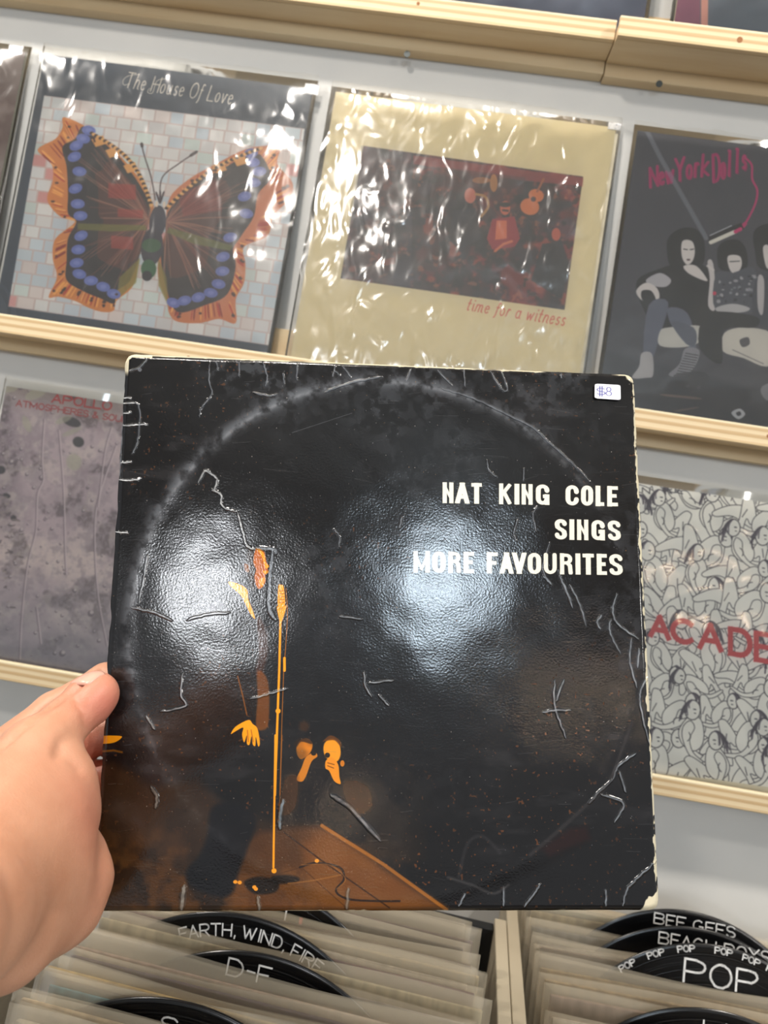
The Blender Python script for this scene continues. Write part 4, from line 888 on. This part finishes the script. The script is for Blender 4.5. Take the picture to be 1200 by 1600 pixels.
# palm: thenar mound, heel (hypothenar), body, wrist, forearm
th1 = hp(96, 1222, -.040); th2 = hp(48, 1275, -.052); th3 = hp(-30, 1320, -.075)
cap(th1, th2, .0165, .0245, .012); cap(th2, th3, .0245, .029, .014)
cap(hp(108, 1278, -.036), hp(70, 1340, -.046), .014, .024, .012)
hy1 = hp(112, 1366, -.0265); hy2 = hp(86, 1402, -.034); hy3 = hp(0, 1452, -.068)
cap(hy1, hy2, .0178, .0215, .008); cap(hy2, hy3, .0215, .026, .014); cap(hp(118,1330,-.022), hy1, .012, .0165, .010)
pb = hp(20, 1330, -.035); cap(pb, hp(-40, 1380, -.07), .030, .031, .016)
wr = hp(-90, 1432, -.115); fa = hp(-190, 1500, -.165)
cap(hp(0, 1360, -.06), wr, .034, .0275, .016)
cap(wr, fa, .0275, .029, .02); el = fa+(fa-wr)/np.linalg.norm(fa-wr)*.13; cap(fa, el, .029, .036, .02)
# subtractive folds: (polyline, radius, depth)
folds = [([at_depth(u, v, .39) for u, v in ((152,1049),(128,1068),(103,1087),(73,1109),(37,1137),(0,1170))], .0011, .0022),
         ([hp(118,1090,-.045), hp(131,1110,-.042), hp(137,1136,-.036)], .0022, .0016),
         ([hp(90,1178,-.072), hp(96,1160,-.070), hp(108,1152,-.066), hp(118,1158,-.060)], .0028, .0022),
         ([hp(-5,1350,-.105), hp(25,1385,-.095), hp(58,1418,-.080), hp(80,1424,-.070)], .0045, .0022),
         ([hp(100,1176,-.070), hp(112,1186,-.062), hp(124,1200,-.055)], .0026, .0018)]
def seg_d(P, a, b):
    ab = b-a; t = np.clip(((P-a)@ab)/(ab@ab), 0, 1); return np.linalg.norm(P-a-t[..., None]*ab, axis=-1), t
def field(P):
    D = None
    for a, b, ra, rb, k in prim:
        d, t = seg_d(P, a, b); d = d-(ra*(1-t)+rb*t)
        if D is None: D = d
        else:
            h = np.clip(.5+.5*(D-d)/k, 0, 1); D = D*(1-h)+d*h-k*h*(1-h)
    return D
allp = np.array([p for c in prim for p in (c[0], c[1])]); lo = allp.min(0)-.045; hi = allp.max(0)+.045
STEP = .0021; dims = np.ceil((hi-lo)/STEP).astype(int)+1
gx, gy, gz = [lo[i]+np.arange(dims[i])*STEP for i in range(3)]
Dg = np.empty(dims, np.float32)
for i in range(0, dims[0], 12):
    X_, Y_, Z_ = np.meshgrid(gx[i:i+12], gy, gz, indexing='ij'); Dg[i:i+12] = field(np.stack([X_, Y_, Z_], -1))
def surface_nets(D, lo, st):
    S_ = D < 0; c = [S_[dx:S_.shape[0]-1+dx, dy:S_.shape[1]-1+dy, dz:S_.shape[2]-1+dz] for dx in (0,1) for dy in (0,1) for dz in (0,1)]
    tot = sum(x.astype(np.int8) for x in c); act = (tot > 0) & (tot < 8); idx = -np.ones(act.shape, np.int64); ijk = np.argwhere(act); idx[act] = np.arange(len(ijk))
    acc = np.zeros((len(ijk), 3)); cnt = np.zeros(len(ijk)); offs = [(dx,dy,dz) for dx in (0,1) for dy in (0,1) for dz in (0,1)]
    for a in range(8):
        for b in range(a+1, 8):
            oa, ob = np.array(offs[a]), np.array(offs[b])
            if abs(oa-ob).sum() != 1: continue
            va = D[tuple((ijk+oa).T)]; vb = D[tuple((ijk+ob).T)]; m_ = (va < 0) != (vb < 0); t = va/(va-vb+1e-12)
            p = oa+(ob-oa)*t[:, None]; acc[m_] += p[m_]; cnt[m_] += 1
    V = lo+(ijk+acc/cnt[:, None])*st; F = []
    for ax in range(3):
        u, v = (ax+1) % 3, (ax+2) % 3; sl = [slice(None)]*3; sh = [slice(None)]*3; sl[ax] = slice(0, -1); sh[ax] = slice(1, None)
        A, B = S_[tuple(sl)], S_[tuple(sh)]; e = np.argwhere(A != B)
        e = e[(e[:, u] > 0) & (e[:, v] > 0) & (e[:, u] < S_.shape[u]-1) & (e[:, v] < S_.shape[v]-1)]
        du = np.zeros(3, int); du[u] = 1; dv = np.zeros(3, int); dv[v] = 1
        q = [idx[tuple((e-o).T)] for o in (0*du, du, du+dv, dv)]; f = np.stack(q, 1); fl = A[tuple(e.T)]
        f[fl] = f[fl][:, ::-1]; F.append(f)
    return V, np.concatenate(F)
HV, HF = surface_nets(Dg, lo, STEP)
# snap onto the true field, then press the folds in
def grad(P):
    e = .0004; return np.stack([field(P+np.eye(3)[i]*e)-field(P-np.eye(3)[i]*e) for i in range(3)], -1)/(2*e)
for _ in range(2):
    g = grad(HV); HV = HV-g*(field(HV)/np.maximum((g*g).sum(-1), .2))[:, None]
g = grad(HV); g /= np.linalg.norm(g, axis=1)[:, None]
disp = np.zeros(len(HV))
for P, r, dep in folds:
    # folds follow the skin: distance measured across the line of sight
    W = (HV-EYE); W = W/(W@R[:, 2])[:, None]; W2 = W@R[:, :2]; dd = np.full(len(HV), 9.)
    for a, b in zip(P[:-1], P[1:]):
        wa = (a-EYE)/((a-EYE)@R[:, 2])@R[:, :2]; wb = (b-EYE)/((b-EYE)@R[:, 2])@R[:, :2]; ab = wb-wa; t = np.clip(((W2-wa)@ab)/(ab@ab), 0, 1)
        dd = np.minimum(dd, np.linalg.norm(W2-wa-t[:, None]*ab, axis=1)*.36)
    facing = np.clip(-(g@R[:, 2])*2+.2, 0, 1); disp -= dep*np.exp(-(dd/r)**2)*facing
HV = HV+g*disp[:, None]
skin = mat('skin', (206,150,118), .42, .45); b = skin.node_tree.nodes['Principled BSDF']
b.inputs['Subsurface Weight'].default_value = .12; b.inputs['Subsurface Radius'].default_value = (1, .35, .2); b.inputs['Subsurface Scale'].default_value = .004
tc = N(skin, 'ShaderNodeTexCoord'); n1_ = N(skin, 'ShaderNodeTexNoise'); n1_.inputs['Scale'].default_value = 38; n1_.inputs['Detail'].default_value = 5; L(skin, tc.outputs['Object'], n1_.inputs['Vector'])
rp = N(skin, 'ShaderNodeValToRGB'); rp.color_ramp.elements[0].position = .3; rp.color_ramp.elements[1].position = .7; rp.color_ramp.elements[0].color = lin((196,140,110)); rp.color_ramp.elements[1].color = lin((212,158,128)); L(skin, n1_.outputs['Fac'], rp.inputs[0])
at = N(skin, 'ShaderNodeAttribute'); at.attribute_name = 'flush'; mx = N(skin, 'ShaderNodeMix'); mx.data_type = 'RGBA'
L(skin, at.outputs['Fac'], mx.inputs[0]); L(skin, rp.outputs[0], mx.inputs[6]); mx.inputs[7].default_value = lin((206,122,104)); L(skin, mx.outputs[2], b.inputs['Base Color'])
vo = N(skin, 'ShaderNodeTexVoronoi'); vo.inputs['Scale'].default_value = 900; L(skin, tc.outputs['Object'], vo.inputs['Vector']); n2_ = N(skin, 'ShaderNodeTexNoise'); n2_.inputs['Scale'].default_value = 160; n2_.inputs['Detail'].default_value = 5; L(skin, tc.outputs['Object'], n2_.inputs['Vector'])
ad = N(skin, 'ShaderNodeMath'); ad.operation = 'MULTIPLY_ADD'; ad.inputs[1].default_value = .35; L(skin, vo.outputs['Distance'], ad.inputs[0]); L(skin, n2_.outputs['Fac'], ad.inputs[2])
bp = N(skin, 'ShaderNodeBump'); bp.inputs['Strength'].default_value = .35; bp.inputs['Distance'].default_value = .0006; L(skin, ad.outputs[0], bp.inputs['Height']); L(skin, bp.outputs[0], b.inputs['Normal'])
person = empty('person', tuple(wr), 'bare left hand and forearm gripping the black sleeve by its left edge', 'person')
ho = link('hand', HV-wr, [tuple(map(int, f)) for f in HF], skin, person, smooth_=True)
fl = np.exp(-(np.linalg.norm(HV-hp(160, 1100, -.02), axis=1)/.016)**2)*.9+np.exp(-(np.linalg.norm(HV-hp(115, 1275, -.05), axis=1)/.020)**2)*.5+np.exp(-(np.linalg.norm(HV-hp(135, 1190, -.0), axis=1)/.02)**2)*.8+np.exp(-(np.linalg.norm(HV-hp(120, 1380, -.04), axis=1)/.02)**2)*.25
a_ = ho.data.attributes.new('flush', 'FLOAT', 'POINT'); a_.data.foreach_set('value', np.clip(fl, 0, 1).astype(np.float32))
# thumbnail: patch on the up-left side of the last joint
ax = (t_tip-t_ip); ax /= np.linalg.norm(ax); up0 = R@np.array([-.62, -.70, -.35]); up0 -= ax*(up0@ax); up0 /= np.linalg.norm(up0); sd = np.cross(ax, up0)
V = []; F = []; NU = 12; NV = 10
for j in range(NV+1):
    for i in range(NU+1):
        a = (i/NU-.5)*1.75; s = j/NV; rr = .0131 if s < 2 else 0
        al = -.0070+.0185*s-(.0030*(abs(i/NU-.5)*2)**2*(1 if s > .5 else -1)*abs(s-.5)*2)
        c0 = t_tip+ax*al; drop = max(0, al-.002)*.42; P = c0+(up0*math.cos(a)+sd*math.sin(a))*(.01255-drop*.6-.0003*math.cos(a))
        for _ in range(3):
            gq = grad(P[None])[0]; P = P-gq*(field(P[None])[0]-.00035+.0004*(abs(i/NU-.5)*2)**6+(.0006 *1.6 if j == 0 else 0))
        V.append(P-wr)
for j in range(NV):
    for i in range(NU): k = j*(NU+1)+i; F.append((k, k+1, k+NU+2, k+NU+1))
nm = mat('fingernail', (226,172,152), .25, .6); nl = link('thumbnail', V, F, nm, person, smooth_=True)
nl['label'] = 'glossy pink thumbnail'
md = nl.modifiers.new('thickness', 'SOLIDIFY'); md.thickness = .0003; md.offset = -1

# ------------------------------------------------------------------ record bins
YAW = math.radians(-4.5)
def bl(x, y):                                      # bin-local to world on the floor plan
    c, s = math.cos(YAW), math.sin(YAW); return (x*c-y*s, x*s+y*c)
ZL, ZR = 1.17, 1.13
def crate(x0, x1, y0, y1, zt, label, inner_m, wood, yaw=YAW):
    t = empty('record_bin', (0, 0, 0), label, 'record bin', 'record bins', (0, 0, yaw))
    w = .012; zb = zt-.36
    boxes('left_side', [(x0-w, x0, y0, y1, zb, zt)], wood, t, .001); boxes('right_side', [(x1, x1+w, y0, y1, zb, zt)], wood, t, .001)
    boxes('back_panel', [(x0+.0003, x1-.0003, y1-.012, y1, zb, zt-.006)], inner_m, t, .001); boxes('front_panel', [(x0+.0003, x1-.0003, y0, y0+.012, zb, zt-.05)], wood, t, .001)
    boxes('bottom_panel', [(x0+.0003, x1-.0003, y0+.0123, y1-.0123, zb, zb+.012)], wood, t)
    for lx in (x0-w+.0005, x1+w-.0305):
        for ly in (y0+.0005, y1-.0305): boxes('leg', [(lx, lx+.03, ly, ly+.03, .0, zb-.0003)], wood, t)
    return t
M['ply_dull'] = noise_col(mat('unfinished plywood', rough=.6), (170,156,132), (192,180,156), 8, stretch=(1,.4,6), bump=.05, bscale=60)
crate(-.300, .0785, .30, .764, 1.128, 'black backed plywood bin of bagged records in front of the hand', M['black'], M['ply_dull'])
crate(.1035, .46, .34, .848, 1.126, 'plywood bin of bagged records at lower right', M['ply_dull'], M['ply_dull'])
rs = random.Random(9)
def bin_record(xl, yl, yaw, zt, col, label, grp, th=.004, film=None, ext=.012, lean=13, seed=0, face=None, xw=.311):
    yw = math.radians(yaw); root = empty('bagged_record', (xl+math.cos(yw)*SW/2, yl+math.sin(yw)*SW/2, zt), label, 'record', grp)
    root.rotation_euler = (-math.radians(lean), 0, yw); w = xw
    me = mat('sleeve '+label[:20], col, .6)
    noise_col(me, tuple(c*.82 for c in col), col, 40, stretch=(3,1,1))
    v, f = boxdata(-w/2, w/2, 0, th, -.312, 0); o = link('cover', v, f, None, root, mats=[me, face or me], midx=[0,0,1,0,0,0])
    md = o.modifiers.new('bevel', 'BEVEL'); md.width = .0008; md.segments = 2
    V, F = crumple(22, 22, w+.012, .312+ext, .0011, seed+300, 5); n0 = len(V)
    rq = random.Random(seed); ph = rq.uniform(0, 6); am = rq.uniform(.001, .003)
    VV = []
    for i, (x, y, z_) in enumerate(V):
        row = i//23; s = x/(w+.012); zz_ = z_-.312
        if row == 22: zz_ += am*math.sin(s*7+ph)-abs(s-.5)**6*.5*.0
        top = max(0, zz_)/ext; y -= .0004+.0008*top
        VV.append((x-(w+.012)/2, y, zz_))
    base = [(-(w+.012)/2, th+.0004, -.312), ((w+.012)/2, th+.0004, -.312)]
    V = VV; nb = len(V)
    for i in range(23):
        s = i/22; V.append((-(w+.012)/2+s*(w+.012), th+.0004, ext*.75+am*math.sin(s*6+ph+1)))
    V += base
    F += [(nb+i, nb+i+1, nb+23+1, nb+23) for i in ()]
    F.append(tuple([nb+23, nb+24]+[nb+22-i for i in range(23)]))
    F.append((0,)+tuple(j*23 for j in range(1, 23))+(nb, nb+23)); F.append(tuple(j*23+22 for j in range(22, -1, -1))+(nb+24, nb+22))
    link('plastic_bag', V, F, film or M['film_bin'], root, smooth_=True)
    return root
def ribbon(name, st, cx, zc, w, h, lw, m, parent, curve_r=None, y=-.0012, slots=None):
    V = []; F = []; n_ = len(st)
    for ch, (a, b_) in zip(st, slots or prop(st)):
        for ln in G.get(ch, []):
            pts = []
            for px, py in ln:
                X_ = (a+(b_-a)*px-.5)*w; Z_ = (py-.5)*h
                if curve_r:
                    an = X_/curve_r; pts.append((cx+(curve_r+Z_)*math.sin(an), zc+(curve_r+Z_)*math.cos(an)))
                else: pts.append((cx+X_, zc+Z_+random.uniform(-.02, .02)*h))
            for p, q in zip(pts[:-1], pts[1:]):
                p = np.array(p); q = np.array(q); d = q-p; l_ = np.linalg.norm(d)
                if l_ < 1e-6: continue
                d /= l_; nn = np.array([-d[1], d[0]])*lw/2; p2 = p-d*lw*.4; q2 = q+d*lw*.4; o = len(V)
                V += [(p2[0]+nn[0], y, p2[1]+nn[1]), (p2[0]-nn[0], y, p2[1]-nn[1]), (q2[0]-nn[0], y, q2[1]-nn[1]), (q2[0]+nn[0], y, q2[1]+nn[1])]; F.append((o, o+1, o+2, o+3))
    return link(name, V, F, m, parent)
def disc(cx, cy, yaw, zt, label, words, lean=13, grp='old vinyl discs used as dividers'):
    """zt = height of the disc's top"""
    t = empty('vinyl_divider', (cx, cy, zt), label, 'vinyl record', grp); Rr = .151
    t.rotation_euler = (-math.radians(lean), 0, math.radians(yaw)); V = []; F = []; nseg = 128
    prof = [(.0036, -.0008), (.050, -.0008), (.0505, -.0006), (.146, -.0006), (.1475, -.0009), (.1505, -.0008), (.151, 0), (.1505, .0008), (.1475, .0009), (.146, .0006), (.0505, .0006), (.0036, .0008)]
    for r, y in prof:
        for i in range(nseg): a = 2*math.pi*i/nseg; V.append((r*math.sin(a), y, r*math.cos(a)))
    for j in range(len(prof)):
        jn = (j+1) % len(prof)
        for i in range(nseg): F.append((j*nseg+i, jn*nseg+i, jn*nseg+(i+1) % nseg, j*nseg+(i+1) % nseg))
    d = link('disc', V, F, M['vinyl'], t); d.location = (0, 0, -Rr); d.data.polygons.foreach_set('use_smooth', [True]*len(F))
    for st, x, dz, w, h, lw, mm, cr in words:
        sl = prop(st); k0 = 0
        for word in st.split(' '):
            ribbon('lettering', word, x, -dz if not cr else -Rr, w, h, lw, mm, t, cr, slots=sl[k0:k0+len(word)]); k0 += len(word)+1
    return t
LG = 'bagged records in the left bin'; RG = 'bagged records in the right bin'
W_, RD = M['ink'], M['red_ink']
cream = (214,198,160); recs = [
 # (y of left end, yaw, z, colour, label, thickness, extra)
 (.700, -3, -.010, (150,142,130), 'rearmost bagged record in the left bin', .004),
 (.672, -3, -.008, (128,104,108), 'bagged record with a dusty mauve spine near the black panel', .004),
 (.652, -4, -.004, (120,112,104), 'grey brown bagged record one in front of the mauve one', .004),
 (.628, -4, -.002, (136,122,112), 'taupe bagged record in front of the disc with a big T', .004),
 (.612, -4, .000, (196,176,134), 'bagged record with a torn cream top edge', .005),
 (.600, -4, .000, (226,214,196), 'off-white bagged record before the torn cream one', .003),
 (.592, -4, -.001, (104,70,84), 'bagged record with a dark plum edge behind the long-worded disc', .004),
 (.574, -5, .000, (222,206,168), 'cream edged bagged record just before the long-worded disc', .003),
 (.560, -4, -.004, (150,142,132), 'grey bagged record between the two lettered discs', .004),
 (.533, -4, .002, (206,176,160), 'pinkish bagged record in front of the disc marked D-F', .003),
 (.526, -4, .000, (66,46,78), 'bagged record with a glossy purple spine', .004),
 (.508, -4, .000, (228,196,132), 'bagged record with a bright yellow cream edge', .004),
 (.500, -4, -.001, (78,50,44), 'bagged record with a dark brown spine', .004),
 (.494, -4, -.001, (96,164,180), 'bagged record with a thin turquoise edge', .002),
 (.474, -4.5, .000, (210,186,150), 'bagged record with a curled tan corner at lower left', .004),
 (.458, -4.5, -.002, (214,202,180), 'pale bagged record nearest the viewer at lower left', .005),
 (.440, -4.5, -.004, (190,182,168), 'frontmost bagged record, below the frame edge at left', .004)]
rr = [(.790,0,(118,140,96),'bagged record with a green edge at the back of the right bin',.003),(.779,0,(220,196,150),'bagged record with a cream edge at the back of the right bin',.003),(.752,0,(168,160,150),'grey bagged record before the rearmost disc',.004),
 (.723,0,(186,176,164),'pale grey bagged record behind the disc with small white marks round its rim',.004),(.7155,0,(120,98,84),'brown edged bagged record left of the small-lettered disc',.003),(.6935,0,(206,176,128),'tan bagged record just before the small-lettered disc',.004),
 (.672,0,(212,184,142),'yellowish bagged record with a crumpled corner in the right bin',.004),(.652,0,(196,164,146),'pinkish tan bagged record in the right bin',.004),(.622,0,(206,190,170),'bagged record in the right bin nearest the frame bottom',.004),(.600,0,(180,170,160),'frontmost bagged record of the right bin, below the frame',.004)]
LEAN_B = 13; CB = math.cos(math.radians(LEAN_B)); TB = math.tan(math.radians(LEAN_B))
DL = [(-.085, .6325, .020, 'vinyl divider disc with a white T and red stroke, rearmost in the left bin', [('O T', -.004, .0195, .080, .012, .0013, W_, None), ('I', .036, .030, .03, .016, .003, RD, None)]),
 (-.086, .5800, .021, 'vinyl divider disc with a long curved row of white capitals in the left bin', [('EARTH, WIND, FIRE', .004, 0, .122, .0088, .0011, W_, .1385)]),
 (-.062, .5475, .014, 'vinyl divider disc marked D-F', [('D-F', -.014, .0145, .034, .0115, .0013, W_, None)]),
 (-.103, .4835, .014, 'vinyl divider disc with only its top edge in view, bottom of the frame', [('S', -.012, .017, .012, .010, .0012, W_, None)])]
DR = [(.336, .7640, .038, 'vinyl divider disc at the very back of the right bin, its words half hidden', [('BEE GEES', .004, .0125, .082, .010, .0011, W_, None)]),
 (.336, .7375, .036, 'vinyl divider disc right behind the one with POP, its white capitals half covered', [('BEACH BOYS', .014, .0150, .108, .0105, .0012, W_, None)]),
 (.342, .7050, .040, 'vinyl divider disc with POP large in the middle and small round its rim', [('POP', .002, .0265, .068, .0195, .0019, W_, None)]),
 (.322, .6480, .014, 'vinyl divider disc with a white U and a red stroke, under plastic', [('U-', .006, .0165, .036, .013, .0013, W_, None), ('I', .048, .017, .03, .016, .0035, RD, None)])]
pop_disc = None
for (xl0, yawd, zt, rl, dlst, grp, sd0) in ((-.214, -4.3, ZL, recs, DL, LG, 40), (.1755, 0, ZR, rr, DR, RG, 80)):
    ty = math.tan(math.radians(yawd)); items = []
    for k, q in enumerate(rl):
        if len(q) == 6: y, _, dz, col, lab, th = q
        else: y, _, col, lab, th = q; dz = -.004 if k > 4 else 0
        items.append((y-dz*TB, 'r', (k, dz, col, lab, th)))
    for q in dlst: items.append((q[1]-ty*(q[0]-xl0)-q[2]*TB, 'd', q))
    am_ = .006 if grp == LG else .002; items.sort(key=lambda e: -e[0]); lim = 9.
    for y, kind, q in items:
        back = (q[4] if kind == 'r' else .001)/CB+.0009
        y = min(y, lim-back); lim = y-(.0030 if kind == 'r' else .0016)
        if kind == 'r':
            k, dz, col, lab, th = q
            bin_record(xl0+am_*math.sin(k*2.1), y+dz*TB+ty*am_*math.sin(k*2.1), yawd, zt+dz, col, lab, grp, th, seed=sd0+k, ext=(.005, .013, .007, .009)[k % 4], lean=LEAN_B)
        else:
            t_ = disc(q[0], y+q[2]*TB+ty*(q[0]-xl0), yawd, zt+q[2], q[3], q[4], lean=LEAN_B)
            if 'POP' in q[3]: pop_disc = t_
for an in (-.62, -.42, -.22, .02, .20, .36, .52):
    r_ = ribbon('lettering', 'POP', 0, -.151, .016, .0052, .0011, W_, pop_disc, .1465)
    # turn each small word round the rim
    for vtx in r_.data.vertices:
        x, zc_ = vtx.co.x, vtx.co.z+.151; vtx.co.x = x*math.cos(an)+zc_*math.sin(an); vtx.co.z = -x*math.sin(an)+zc_*math.cos(an)-.151
SC.cycles.transparent_max_bounces = 32
SC.cycles.max_bounces = 8
